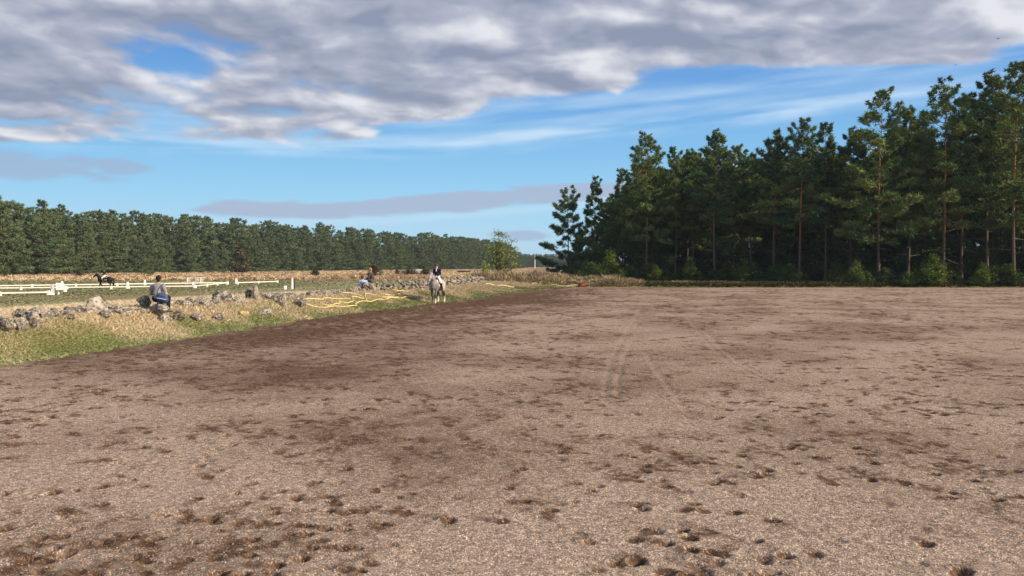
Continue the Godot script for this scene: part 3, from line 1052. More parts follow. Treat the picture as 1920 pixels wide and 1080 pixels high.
	for k in 6:
		far_kinds.append(conifer({"seed": 300 + k, "tall": 17.0, "bare": [0.05, 0.02, 0.08, 0.03, 0.1, 0.02][k], "radius": [5.0, 4.5, 4.9, 5.4, 4.4, 4.3][k], "whorls": 17, "per": 6, "sprays": 14, "blades": 8, "spray": 0.85, "wide": 0.12, "green": [Color(0.066, 0.108, 0.050), Color(0.058, 0.100, 0.050), Color(0.080, 0.116, 0.046)][k % 3], "light": Color(0.13, 0.175, 0.085), "raise": 0.6, "droop": -0.2, "point": [0.7, 0.85, 0.62, 0.75, 0.6, 0.9][k], "gaps": 0.12, "twigs": false, "upper": Color(0.15, 0.10, 0.07), "skirt": 1.0, "spread": 0.42, "pile": 0.35}))
	var run := [Vector2(138, -138), Vector2(150, -126), Vector2(172, -112), Vector2(215, -109), Vector2(270, -92), Vector2(310, -74), Vector2(410, -30), Vector2(470, -12.5), Vector2(600, 5.5), Vector2(640, 9.0)]
	var at := 0.0
	var rest := []
	var marked := {}
	for i in run.size() - 1:
		var length: float = run[i].distance_to(run[i + 1])
		var way: Vector2 = (run[i + 1] - run[i]) / length
		while at < length:
			var p: Vector2 = run[i] + way * at
			for row in 4:
				var q: Vector2 = p + Vector2(absf(way.y) + 0.25, -absf(way.x)).normalized() * (row * 6.5 + g.randf_range(-2.2, 2.6)) + way * g.randf_range(-2.0, 2.0)
				if q.y / q.x < -0.85:
					continue
				var tall: float = g.randf_range([8.0, 13.5, 17.0, 17.0][row], [13.0, 17.0, 20.0, 20.0][row]) + 1.0 * (1.0 - smoothstep(170.0, 215.0, q.x))
				if row < 2 or row == 2 and i < 5:
					plant(far_kinds[g.randi() % 6], "conifer_tree", ["shorter front row conifer of far forest, ", "taller second row conifer of far forest, ", "tallest third row conifer of far forest, "][row] + by_view(LEFT_ZONES, q.y, q.x), "tree", q.y, q.x, tall, g.randf() * TAU, "conifers of the far forest on the left", g.randf_range(0.85, 1.2))
				else:
					rest.append([q, tall])
			at += g.randf_range(3.7, 5.6) * (1.0 if i < 5 else 1.5)
		at -= length
	far_mass("far_forest", "unbroken depth of the far conifer forest behind its front rows", rest, far_kinds.slice(0, 3), g)
	# hazy forest on the horizon between the two
	rest = []
	for k in 150:
		rest.append([Vector2(g.randf_range(820.0, 900.0), g.randf_range(-25.0, 75.0)), g.randf_range(10.5, 14.5)])
	far_mass("horizon_forest", "dark bluish strip of forest on the horizon between the two woods", rest, far_kinds.slice(3, 5), g)
	# single bushes in the fields
	var field_bush := leafy({"seed": 401, "tall": 2.0, "radius": 1.0, "base": 0.04, "clumps": 70, "leaves": 24, "leaf": 0.16, "green": Color(0.030, 0.055, 0.022), "light": Color(0.065, 0.095, 0.03), "puff": 0.24})
	var rusty := leafy({"seed": 402, "tall": 2.0, "radius": 1.1, "base": 0.04, "clumps": 70, "leaves": 24, "leaf": 0.18, "green": Color(0.080, 0.082, 0.040), "light": Color(0.125, 0.115, 0.055), "puff": 0.24})
	var birch := leafy({"seed": 403, "tall": 5.0, "radius": 1.5, "base": 0.1, "clumps": 120, "leaves": 26, "leaf": 0.13, "green": Color(0.22, 0.28, 0.075), "light": Color(0.38, 0.42, 0.14), "puff": 0.2, "belly": 0.7})
	plant(birch, "sapling", "light green young birch in the tall dry grass", "tree", -1.45, 96.0, 6.3, 0.0, "", 1.2)
	plant(birch, "sapling", "small yellow green shoot left of the young birch", "bush", -3.4, 99.0, 2.6, 2.0)
	plant(field_bush, "round_bush", "small round dark bush alone in the dry strip", "bush", -41.7, 169.8, 2.2, 0.4)
	plant(field_bush, "round_bush", "wide dark bush left of the pale boulder in the field", "bush", -24.6, 190.0, 2.0, 1.4, "", 1.7)
	plant(field_bush, "round_bush", "wide dark bush right of the pale boulder, behind the grey horse", "bush", -20.6, 189.0, 2.2, 2.4, "", 1.5)
	plant(rusty, "rusty_bush", "large reddish brown bush at the foot of the far forest", "bush", -81.5, 240.0, 7.6, 0.2, "", 0.9)
	plant(rusty, "rusty_bush", "small rust brown shrub left of the wide dark bushes", "bush", -27.2, 190.0, 1.6, 1.2)
	plant(rusty, "rusty_bush", "little brownish bush behind the black horse", "bush", -87.5, 162.0, 2.0, 2.2)
	plant(far_kinds[5], "conifer_tree", "small young conifer in the field left of the seated man", "tree", -75.5, 166.0, 3.8, 0.7, "", 1.3)
	plant(rusty, "rusty_bush", "brown bush clump behind the seated pair on the wall", "bush", -29.6, 172.0, 2.6, 3.2, "", 1.3)


func far_mass(called: String, label: String, places: Array, kinds: Array, g: RandomNumberGenerator) -> void:
	var o := Node3D.new()
	o.name = numbered(called)
	tag(o, label, "forest", "", "stuff")
	add_child(o, true)
	for k in kinds.size():
		var mine := []
		for j in range(k, places.size(), kinds.size()):
			mine.append(places[j])
		for piece in ["crown", "trunk"]:
			var mm := MultiMesh.new()
			mm.transform_format = MultiMesh.TRANSFORM_3D
			mm.mesh = kinds[k][piece]
			mm.instance_count = mine.size()
			for j in mine.size():
				var s: float = mine[j][1] / kinds[k].tall
				mm.set_instance_transform(j, Transform3D(Basis(Vector3.UP, j * 2.4).scaled(Vector3(s, s, s)), at_ground(mine[j][0].y, mine[j][0].x, -0.1)))
			var part_node := MultiMeshInstance3D.new()
			part_node.name = piece if k == 0 else "%s_%03d" % [piece, k]
			part_node.multimesh = mm
			part_node.set_meta("kind", "stuff")
			o.add_child(part_node, true)


# ---- stones
func ball(levels: int) -> Array:
	var p := (1.0 + sqrt(5.0)) / 2.0
	var v := [Vector3(-1, p, 0), Vector3(1, p, 0), Vector3(-1, -p, 0), Vector3(1, -p, 0), Vector3(0, -1, p), Vector3(0, 1, p), Vector3(0, -1, -p), Vector3(0, 1, -p), Vector3(p, 0, -1), Vector3(p, 0, 1), Vector3(-p, 0, -1), Vector3(-p, 0, 1)]
	for i in v.size():
		v[i] = v[i].normalized()
	var f := [0, 11, 5, 0, 5, 1, 0, 1, 7, 0, 7, 10, 0, 10, 11, 1, 5, 9, 5, 11, 4, 11, 10, 2, 10, 7, 6, 7, 1, 8, 3, 9, 4, 3, 4, 2, 3, 2, 6, 3, 6, 8, 3, 8, 9, 4, 9, 5, 2, 4, 11, 6, 2, 10, 8, 6, 7, 9, 8, 1]
	for l in levels:
		var seen := {}
		var next := []
		for i in range(0, f.size(), 3):
			var m := []
			for e in 3:
				var a: int = f[i + e]
				var b: int = f[i + (e + 1) % 3]
				var key := mini(a, b) * 100000 + maxi(a, b)
				if not seen.has(key):
					seen[key] = v.size()
					v.append(((v[a] + v[b]) * 0.5).normalized())
				m.append(seen[key])
			next.append_array([f[i], m[0], m[2], f[i + 1], m[1], m[0], f[i + 2], m[2], m[1], m[0], m[1], m[2]])
		f = next
	return [v, f]


func stone_mesh(sphere: Array, seeded: int, size: Vector3, tints: Array, m: Material, sharp := 0.45) -> ArrayMesh:
	# a boulder: a ball cut by random planes, roughened, with pale and dark lichen
	var g := RandomNumberGenerator.new()
	g.seed = seeded
	var noise := FastNoiseLite.new()
	noise.seed = seeded
	noise.frequency = 0.9
	noise.fractal_octaves = 4
	var cuts := []
	for k in 15:
		cuts.append([Vector3(g.randf_range(-1, 1), g.randf_range(-0.7, 1), g.randf_range(-1, 1)).normalized(), g.randf_range(sharp, 0.92)])
	var s := Shape.new()
	for p in sphere[0]:
		var q: Vector3 = p
		for cut in cuts:
			var over: float = q.dot(cut[0]) - cut[1]
			if over > 0.0:
				q -= cut[0] * over * 0.97
		q *= 1.0 + 0.13 * noise.get_noise_3dv(p * 1.3) + 0.07 * noise.get_noise_3dv(p * 4.5)
		var spot := noise.get_noise_3dv(q * 2.2 + Vector3.ONE * 7.0)
		var speck := noise.get_noise_3dv(q * 5.0 + Vector3.ONE * 19.0)
		var col: Color = tints[0] * (1.0 + 0.5 * noise.get_noise_3dv(q * 7.0))
		col = col.lerp(tints[1], smoothstep(0.02, 0.14, spot))
		col = col.lerp(tints[2], smoothstep(0.10, 0.22, speck))
		s.put(q * size, Vector3.ZERO, col)
	for i in range(0, sphere[1].size(), 3):
		var a: int = sphere[1][i]
		var b: int = sphere[1][i + 1]
		var c: int = sphere[1][i + 2]
		var w := (s.v[c] - s.v[a]).cross(s.v[b] - s.v[a])
		if w.dot(s.v[a] + s.v[b] + s.v[c]) < 0.0:
			var swap := b
			b = c
			c = swap
			w = -w
		s.n[a] += w; s.n[b] += w; s.n[c] += w
		s.ix.append_array(PackedInt32Array([a, b, c]))
	for i in s.n.size():
		s.n[i] = s.n[i].normalized()
	return s.mesh(m)


func make_wall() -> void:
	var g := RandomNumberGenerator.new()
	g.seed = 61
	var sphere := ball(3)
	var m := vertex_material(0.95, 0.25)
	var rough := FastNoiseLite.new()
	rough.frequency = 0.03
	rough.fractal_octaves = 4
	m.heightmap_enabled = true
	m.heightmap_texture = ImageTexture.create_from_image(rough.get_seamless_image(256, 256))
	m.heightmap_scale = 2.0
	m.uv1_triplanar = true
	m.uv1_scale = Vector3(2, 2, 2)
	var grey := [[Color(0.225, 0.205, 0.185), Color(0.47, 0.445, 0.40), Color(0.065, 0.060, 0.052)], [Color(0.32, 0.29, 0.26), Color(0.52, 0.49, 0.44), Color(0.10, 0.09, 0.075)], [Color(0.175, 0.16, 0.145), Color(0.43, 0.41, 0.36), Color(0.06, 0.058, 0.046)]]
	var kinds := []
	for k in 10:
		kinds.append(stone_mesh(sphere, 500 + k, Vector3(1.0, g.randf_range(0.6, 0.9), g.randf_range(0.7, 1.0)), grey[k % 3], m))
	kinds.append(stone_mesh(sphere, 533, Vector3(1.0, 1.0, 0.9), grey[1], m, 0.28))
	var wall := thing("stone_wall", "old low wall of piled grey lichened field stones along the bank", "wall")
	wall.set_meta("kind", "thing")
	# the stones that stand out: x, d, height of the centre above the ground, half sizes, turn, kind
	var marked := [
		[-13.05, 25.0, 0.20, Vector3(0.44, 0.48, 0.34), 0.3, 10, "big pointed boulder with a flat sunlit face"],
		[-12.45, 25.6, 0.08, Vector3(0.40, 0.30, 0.34), 1.2, 0, ""],
		[-12.72, 27.6, 0.26, Vector3(0.36, 0.33, 0.34), 2.2, 2, "round dark boulder left of the seated man"],
		[-12.02, 27.2, 0.12, Vector3(0.52, 0.50, 0.42), 2.6, 0, "boulder that the man in grey sits on"],
		[-12.4, 26.7, 0.05, Vector3(0.36, 0.17, 0.28), 0.6, 1, ""],
		[-11.66, 26.75, 0.14, Vector3(0.36, 0.30, 0.28), 1.7, 1, ""],
		[-11.5, 27.6, 0.24, Vector3(0.28, 0.26, 0.3), 0.9, 2, ""],
		[-11.3, 28.6, 0.14, Vector3(0.32, 0.26, 0.30), 1.9, 0, ""],
		[-10.9, 29.6, 0.12, Vector3(0.30, 0.24, 0.28), 2.9, 2, ""],
		[-12.55, 34.6, 0.32, Vector3(0.46, 0.40, 0.4), 0.1, 0, "large round boulder with pale lichen"],
		[-12.0, 34.4, 0.18, Vector3(0.44, 0.32, 0.36), 1.4, 1, ""],
		[-11.62, 35.6, 0.28, Vector3(0.36, 0.44, 0.3), 0.7, 2, "dark wedge behind the upright pale slab"],
		[-11.3, 35.2, 0.30, Vector3(0.16, 0.50, 0.26), 0.25, 1, "upright pale slab leaning on the wall"],
		[-10.65, 36.4, 0.26, Vector3(0.44, 0.34, 0.4), 0.9, 0, ""],
		[-10.2, 35.8, 0.26, Vector3(0.13, 0.42, 0.22), -0.3, 1, "narrow standing stone right of the upright slab"],
		[-9.8, 37.0, 0.24, Vector3(0.42, 0.30, 0.4), 2.0, 2, ""],
		[-9.25, 47.0, 0.18, Vector3(0.24, 0.30, 0.16), 0.1, 1, "pale square stone left of the seated pair"],
		[-8.62, 49.3, 0.30, Vector3(0.36, 0.40, 0.34), 0.8, 0, ""]]
	for s in marked:
		var o := part(wall, "boulder", kinds[s[5] + 3 * (int(s[1]) % 2) if s[5] < 10 else 10], s[6])
		o.position = at_ground(s[0], s[1], s[2])
		o.rotation.y = s[4]
		o.scale = s[3]
	# the rest: one row of half sunk stones near the viewer, a heaped wall further on; past the nearest 300 as one part
	var rest := []
	var count := 0
	var d := 15.5
	while d < 79.0:
		var heaped := smoothstep(44.0, 50.0, d)
		var layers := 2 if heaped < 0.5 else 4
		for k in layers:
			if heaped < 0.5 and k == 1 and g.randf() < 0.35:
				continue
			var size := g.randf_range(0.15, 0.32) * (1.0 - 0.08 * heaped) * (1.0 if k == 0 else 0.8)
			var x := along(WALL, d) + g.randf_range(-0.4, 0.4)
			var crowd := false
			for s in marked:
				if Vector2(s[0] - x, s[1] - d).length() < 0.5:
					crowd = true
			if crowd:
				continue
			var t := Transform3D(Basis.from_euler(Vector3(g.randf_range(-0.4, 0.4), g.randf() * TAU, g.randf_range(-0.4, 0.4))).scaled_local(Vector3(size * g.randf_range(0.9, 1.45), size * g.randf_range(0.7, 1.1), size * g.randf_range(0.8, 1.1))), at_ground(x, d + g.randf_range(-0.2, 0.2), size * 0.30 + k * lerpf(0.12, 0.18, heaped) * g.randf_range(0.7, 1.1)))
			var kind := g.randi() % 10
			if count < 283:
				part(wall, "boulder", kinds[kind]).transform = t
				count += 1
			else:
				rest.append([kind, t])
		d += g.randf_range(0.26, 0.42)
	var heap_tool := SurfaceTool.new()
	for r in rest:
		heap_tool.append_from(kinds[r[0]], 0, r[1])
	var heap := part(wall, "far_stones", heap_tool.commit())
	heap.set_meta("kind", "stuff")
	heap.set_surface_override_material(0, m)
	var loose := single("field_stone", stone_mesh(sphere, 541, Vector3(0.30, 0.22, 0.26), grey[0], m, 0.6), "jagged grey stone alone in the grass below the upright slab", "stone", "", "", at_ground(-10.28, 33.16, 0.1))
	loose.rotation.y = 0.6
	single("field_stone", stone_mesh(sphere, 542, Vector3(0.24, 0.15, 0.2), [Color(0.42, 0.33, 0.16), Color(0.48, 0.39, 0.22), Color(0.3, 0.22, 0.11)], m, 0.6), "blunt sandy yellow stone half sunk in the bank grass", "stone", "", "", at_ground(-10.66, 31.7, 0.06))
	single("field_stone", stone_mesh(sphere, 543, Vector3(1.3, 0.65, 0.9), [Color(0.42, 0.42, 0.42), Color(0.55, 0.55, 0.54), Color(0.3, 0.3, 0.3)], m, 0.8), "pale boulder between the two wide dark bushes", "stone", "", "", at_ground(-23.0, 196.0, 0.9))


# ---- rails, signs and small things
func rail_run(label: String, pts: Array, spans: int, gap := 0.0) -> void:
	# a low white dressage rail: one board after another on small blocks
	var white := vertex_material(0.45, 0.5)
	var mid: Vector2 = (pts[0] + pts[1]) * 0.5
	var o := thing("arena_rail", label, "rail", at_ground(mid.x, mid.y), 0.0, "")
	var step: Vector2 = (pts[1] - pts[0]) / spans
	for k in spans:
		var a: Vector3 = at_ground(pts[0].x + step.x * k, pts[0].y + step.y * k, 0.24) - o.position
		var b: Vector3 = at_ground(pts[0].x + step.x * (k + 1 - gap), pts[0].y + step.y * (k + 1 - gap), 0.24) - o.position
		var board := Shape.new()
		var way := (b - a).normalized()
		board.box(Transform3D(Basis(way, Vector3.UP, way.cross(Vector3.UP)), (a + b) * 0.5), Vector3(a.distance_to(b) - 0.06, 0.11, 0.05), Color(0.74, 0.73, 0.69), 0.012)
		part(o, "rail_board", board.mesh(white))
		var block := Shape.new()
		block.box(Transform3D(Basis(way, Vector3.UP, way.cross(Vector3.UP)), a + Vector3(0, -0.06, 0)), Vector3(0.24, 0.34, 0.22), Color(0.74, 0.73, 0.70), 0.02, 0.7)
		part(o, "rail_block", block.mesh(white))
	var last := Shape.new()
	last.box(Transform3D(Basis(), at_ground(pts[1].x, pts[1].y, 0.18) - o.position), Vector3(0.26, 0.40, 0.24), Color(0.80, 0.79, 0.76), 0.02, 0.7)
	part(o, "rail_block", last.mesh(white))


func text_part(parent: Node, called: String, what: String, size: float, at: Vector3, turn: float) -> void:
	var font := SystemFont.new()
	font.font_names = PackedStringArray(["Droid Sans"])
	var t := TextMesh.new()
	t.text = what
	t.font = font
	t.font_size = 32
	t.pixel_size = size / 32.0
	t.depth = 0.006
	var m := StandardMaterial3D.new()
	m.albedo_color = Color(0.02, 0.02, 0.02).linear_to_srgb()
	t.material = m
	var o := part(parent, called, t)
	o.position = at
	o.rotation.y = turn


func make_small_things() -> void:
	rail_run("far long side of the white dressage rail, the more distant line", [Vector2(-60.5, 84.0), Vector2(-36.6, 103.0)], 7)
	rail_run("near long side of the white dressage rail, before the black horse", [Vector2(-56.0, 76.0), Vector2(-34.15, 86.0)], 6)
	rail_run("short end of the white dressage rail right of the seated man", [Vector2(-34.15, 86.3), Vector2(-36.2, 101.5)], 3)
	rail_run("nearest white rail at the left, ending at the letter board", [Vector2(-46.5, 60.0), Vector2(-38.6, 66.6)], 3)
	rail_run("detached white rail right of the dressage ring's far corner", [Vector2(-35.2, 102.6), Vector2(-32.4, 110.5)], 2)
	var white := vertex_material(0.5, 0.4)
	# cone-shaped markers round the dressage ring
	var cones := [[-41.9, 74.9, 0.55, "white marker cone just left of the letter board, before the rail"], [-52.0, 79.5, 0.6, "greyish white marker cone, leftmost by the far rail"], [-51.0, 90.6, 0.65, "tall white marker cone behind the rails left of black horse"], [-40.6, 84.4, 0.72, "big white marker cone between black horse and seated man"], [-45.2, 98.4, 0.65, "white marker cone close left of the seated man's shoulder"], [-36.4, 105.5, 0.72, "white marker cone at the far right corner of the ring"], [-29.4, 150.0, 0.6, "tiny white marker far out in the field left of seated pair"]]
	for c in cones:
		var s := Shape.new()
		var k: float = c[2]
		s.tube([Vector3(0, 0, 0), Vector3(0, 0.07 * k, 0), Vector3(0, 0.08 * k, 0), Vector3(0, 0.75 * k, 0), Vector3(0, 0.76 * k, 0), Vector3(0, k, 0)], [0.40 * k, 0.40 * k, 0.33 * k, 0.22 * k, 0.24 * k, 0.18 * k], 12, [Color(0.80, 0.79, 0.76)])
		single("marker_cone", s.mesh(white), c[3], "marker cone", "", "white markers round the dressage ring", at_ground(c[0], c[1]))
	# the letter board at the end of the nearest rail
	var t := thing("letter_board", "white letter board on grey stand at the nearest rail's end", "sign", at_ground(-38.2, 67.4), 0.5)
	var st := Shape.new()
	for q in [-0.22, 0.22]:
		st.tube([Vector3(-0.62, 0.0, q), Vector3(-0.45, 0.82, q * 0.3)], [0.035, 0.03], 6, [Color(0.50, 0.53, 0.57)])
	st.box(Transform3D(Basis(), Vector3(-0.48, 0.52, 0.0)), Vector3(0.34, 0.66, 0.14), Color(0.42, 0.46, 0.52), 0.02, 0.75)
	part(t, "stand", st.mesh(white))
	var foot := Shape.new()
	foot.box(Transform3D(Basis(), Vector3(-0.58, 0.09, 0.0)), Vector3(0.56, 0.18, 0.5), Color(0.80, 0.80, 0.78), 0.03, 0.8)
	foot.box(Transform3D(Basis(), Vector3(-0.02, 0.12, 0.0)), Vector3(0.14, 0.24, 0.2), Color(0.80, 0.80, 0.78), 0.03, 0.8)
	part(t, "foot", foot.mesh(white))
	var bd := Shape.new()
	bd.box(Transform3D(Basis(), Vector3(0.06, 0.70, 0.05)), Vector3(0.56, 0.58, 0.06), Color(0.84, 0.84, 0.82), 0.01)
	part(t, "board", bd.mesh(white))
	text_part(t, "letter", "L", 0.42, Vector3(0.06, 0.70, 0.087), 0.0)
	var lg := Shape.new()
	for q in [-0.12, 0.24]:
		lg.tube([Vector3(q, 0.0, 0.05), Vector3(q, 0.45, 0.05)], [0.018, 0.018], 6, [Color(0.3, 0.3, 0.3)])
	part(t, "leg", lg.mesh(white))
	# a narrow letter post behind the standing stones
	t = thing("letter_post", "narrow white post with dark strip behind the standing stones", "sign", at_ground(-20.6, 75.0), 0.2)
	var post := Shape.new()
	post.box(Transform3D(Basis(), Vector3(0, 0.5, 0)), Vector3(0.2, 1.0, 0.18), Color(0.82, 0.82, 0.80), 0.02, 0.8)
	part(t, "post", post.mesh(white))
	var strip := Shape.new()
	strip.box(Transform3D(Basis(), Vector3(0.19, 0.52, 0.0)), Vector3(0.14, 0.95, 0.12), Color(0.06, 0.06, 0.07), 0.01)
	part(t, "dark_strip", strip.mesh(white))
	t = thing("planter", "small white pot with green plant beside the narrow white post", "pot", at_ground(-21.2, 74.6))
	var pot := Shape.new()
	pot.tube([Vector3.ZERO, Vector3(0, 0.34, 0), Vector3(0, 0.36, 0)], [0.15, 0.2, 0.17], 10, [Color(0.74, 0.75, 0.74)])
	part(t, "pot", pot.mesh(white))
	var leafs := leafy({"seed": 611, "tall": 0.75, "radius": 0.22, "base": 0.45, "clumps": 18, "leaves": 10, "leaf": 0.1, "green": Color(0.12, 0.14, 0.10), "light": Color(0.3, 0.31, 0.27)})
	part(t, "plant", leafs.crown)
	# stacked white jump poles
	t = thing("jump_stack", "low stack of white jump poles and stands in the dry strip", "jump", at_ground(-46.5, 117.0), 0.15)
	for k in 4:
		var pole := Shape.new()
		var y := 0.12 + 0.17 * (k / 2) + (0.25 if k == 3 else 0.0)
		pole.tube([Vector3(-1.45 + 0.2 * k, y, -0.1 + 0.12 * (k % 2)), Vector3(1.2 + 0.1 * k, y + 0.04 * k, 0.1 - 0.1 * (k % 2))], [0.055], 8, [Color(0.80, 0.78, 0.74)])
		part(t, "pole", pole.mesh(white))
	for q in [-0.9, -0.1, 0.12, 0.95]:
		var stand := Shape.new()
		stand.box(Transform3D(Basis(), Vector3(q, 0.31, 0.16)), Vector3(0.10, 0.62, 0.10), Color(0.22, 0.19, 0.17) if absf(q) < 0.5 else Color(0.78, 0.77, 0.74), 0.01)
		stand.box(Transform3D(Basis(), Vector3(q, 0.05, 0.16)), Vector3(0.12, 0.10, 0.7), Color(0.75, 0.74, 0.71), 0.01)
		part(t, "stand", stand.mesh(white))
	# white pole far behind the meadow
	var far_pole := Shape.new()
	far_pole.tube([Vector3.ZERO, Vector3(0, 7.2, 0), Vector3(0, 7.25, 0)], [0.24, 0.18, 0.1], 10, [Color(0.82, 0.82, 0.80)])
	single("white_pole", far_pole.mesh(white), "tall white pole far off in the gap between the woods", "pole", "", "", at_ground(12.0, 420.0))
	# weathered field fence in the tall grass
	t = thing("field_fence", "short weathered wooden fence standing in the tall dry grass", "fence", at_ground(-4.6, 130.0))
	var old := vertex_material(0.95, 0.2)
	for q in [-1.45, -0.2, 1.1]:
		var p := Shape.new()
		p.box(Transform3D(Basis(), Vector3(q, 0.95, 0.0)), Vector3(0.13, 1.9, 0.13), Color(0.27, 0.23, 0.20), 0.02)
		part(t, "post", p.mesh(old))
	for y in [1.0, 1.6]:
		var r := Shape.new()
		r.box(Transform3D(Basis(Vector3(0, 0, 1), 0.02), Vector3(0.3, y, 0.09)), Vector3(4.0, 0.11, 0.04), Color(0.30, 0.26, 0.23), 0.01)
		part(t, "rail", r.mesh(old))
	var lg2 := Shape.new()
	lg2.tube([Vector3(-1.9, 0.25, 0), Vector3(0, 0.3, 0.05), Vector3(1.9, 0.22, 0)], [0.26, 0.25, 0.2], 9, [Color(0.06, 0.05, 0.045)])
	single("log", lg2.mesh(old), "dark felled log lying in the dry meadow behind the grey horse", "log", "", "", at_ground(-14.2, 236.0, 0.3))
	# red heap at the far edge of the arena
	var heap := Shape.new()
	var hn := FastNoiseLite.new()
	hn.seed = 7
	hn.frequency = 1.3
	var ring := 18
	for j in 7:
		for i in ring:
			var a := TAU * i / ring
			var f := j / 6.0
			var r := (0.50 * (1.0 - f) + 0.02) * (1.0 + 0.5 * hn.get_noise_2d(cos(a) * 2.0, sin(a) * 2.0 + f * 2.0))
			var q := Vector3(cos(a) * r * 1.05, 0.70 * f * (1.0 - 0.25 * f) + 0.12 * hn.get_noise_2d(cos(a) * 3.0 + 5.0, sin(a) * 3.0 + f * 4.0), sin(a) * r * 0.6)
			heap.put(q + Vector3(0.12 * f, 0, 0), Vector3(cos(a), 0.6, sin(a)).normalized(), Color(0.20, 0.04, 0.032) * (1.0 + 0.6 * hn.get_noise_2d(a * 2.0, f * 5.0)))
	for j in 6:
		for i in ring:
			var a := j * ring + i
			var b := j * ring + (i + 1) % ring
			heap.face(a, b, b + ring)
			heap.face(a, b + ring, a + ring)
	single("red_cloth", heap.mesh(vertex_material(0.8, 0.3)), "small crumpled red heap at the far edge before tall grass", "cloth", "", "", at_ground(7.25, 83.6)).scale = Vector3(0.85, 0.8, 0.85)
	# yellow hose in loops on the bank
	var yellow := vertex_material(0.5, 0.4)
	hose("garden_hose", "yellow hose lying in long tangled loops on the bank", [
		[Vector2(-6.15, 49.07), Vector2(-6.98, 46.96), Vector2(-7.59, 44.27), Vector2(-7.86, 43.18), Vector2(-8.16, 41.78), Vector2(-7.98, 40.87), Vector2(-8.55, 39.7), Vector2(-8.82, 38.57), Vector2(-9.38, 37.73), Vector2(-9.93, 37.5), Vector2(-10.16, 37.99), Vector2(-9.96, 38.8), Vector2(-9.43, 39.62), Vector2(-9.5, 40.54), Vector2(-8.92, 41.16), Vector2(-8.85, 42.16), Vector2(-8.34, 41.99), Vector2(-8.48, 41.03), Vector2(-8.83, 40.99), Vector2(-8.68, 40.18), Vector2(-9.04, 38.95), Vector2(-9.39, 39.11)],
		[Vector2(-9.32, 44.09), Vector2(-8.69, 44.49), Vector2(-8.01, 44.01), Vector2(-8.58, 43.31), Vector2(-8.37, 42.41), Vector2(-8.09, 42.16)],
		[Vector2(-7.84, 43.22), Vector2(-8.15, 44.45), Vector2(-8.36, 45.76), Vector2(-8.06, 46.49), Vector2(-7.41, 46.31), Vector2(-7.11, 46.96), Vector2(-6.78, 48.44), Vector2(-6.89, 48.97), Vector2(-7.22, 48.15), Vector2(-7.54, 47.15)],
		[Vector2(-7.3, 49.8), Vector2(-6.9, 50.6), Vector2(-6.6, 51.4)], [Vector2(-7.7, 50.2), Vector2(-7.3, 51.2), Vector2(-7.25, 52.0)]], yellow, Color(0.72, 0.64, 0.24), 0.024)
	hose("garden_hose", "pale yellow hose stretched along the far grassy edge of the arena", [[Vector2(-2.4, 72.5), Vector2(-1.2, 74.0), Vector2(0.2, 75.2)], [Vector2(2.0, 83.0), Vector2(3.4, 83.4), Vector2(5.2, 83.3), Vector2(6.9, 83.5)]], yellow, Color(0.62, 0.57, 0.30), 0.04)
	# two birds high over the forest
	for b in [[72.3, 36.0, 120.0, 0.5, "tiny dark bird gliding in front of the cloud, upper one"], [66.0, 32.1, 120.0, 2.4, "tiny dark bird gliding just above the forest tops"]]:
		var s := Shape.new()
		var dark := Color(0.05, 0.05, 0.055)
		s.tube([Vector3(0, 0, -0.28), Vector3(0, 0.02, -0.1), Vector3(0, 0, 0.12), Vector3(0, 0, 0.36)], [0.02, 0.075, 0.07, 0.015], 8, [dark])
		for e in [-1.0, 1.0]:
			s.quad(Vector3(0.05 * e, 0.03, -0.12), Vector3(0.05 * e, 0.03, 0.1), Vector3(0.38 * e, 0.14, 0.07), Vector3(0.38 * e, 0.14, -0.1), dark)
			s.tri(Vector3(0.38 * e, 0.14, -0.1), Vector3(0.38 * e, 0.14, 0.07), Vector3(0.78 * e, 0.05, 0.12), dark)
		s.tri(Vector3(0, 0, 0.25), Vector3(-0.1, 0, 0.48), Vector3(0.1, 0, 0.48), dark)
		single("bird", s.mesh(vertex_material(0.8)), b[4], "bird", "", "birds above the forest", Vector3(b[0], b[1], -b[2]), b[3]).scale = Vector3.ONE * 0.6


func hose(called: String, label: String, runs: Array, m: Material, col: Color, r: float) -> void:
	var s := Shape.new()
	for run in runs:
		var curve := Curve3D.new()
		for k in run.size():
			var a: Vector2 = run[maxi(k - 1, 0)]
			var b: Vector2 = run[mini(k + 1, run.size() - 1)]
			var lean := Vector3(b.x - a.x, 0, a.y - b.y) * 0.18
			curve.add_point(Vector3(run[k].x, 0, -run[k].y), -lean, lean)
		var pts := []
		for k in int(curve.get_baked_length() / 0.12) + 1:
			var p := curve.sample_baked(k * 0.12, true)
			p.y = ground(p.x, -p.z) + r + 0.12 + 0.035 * sin(k * 0.37)
			pts.append(p)
		s.tube(pts, [r], 6, [col])
	single(called, s.mesh(m), label, "hose")


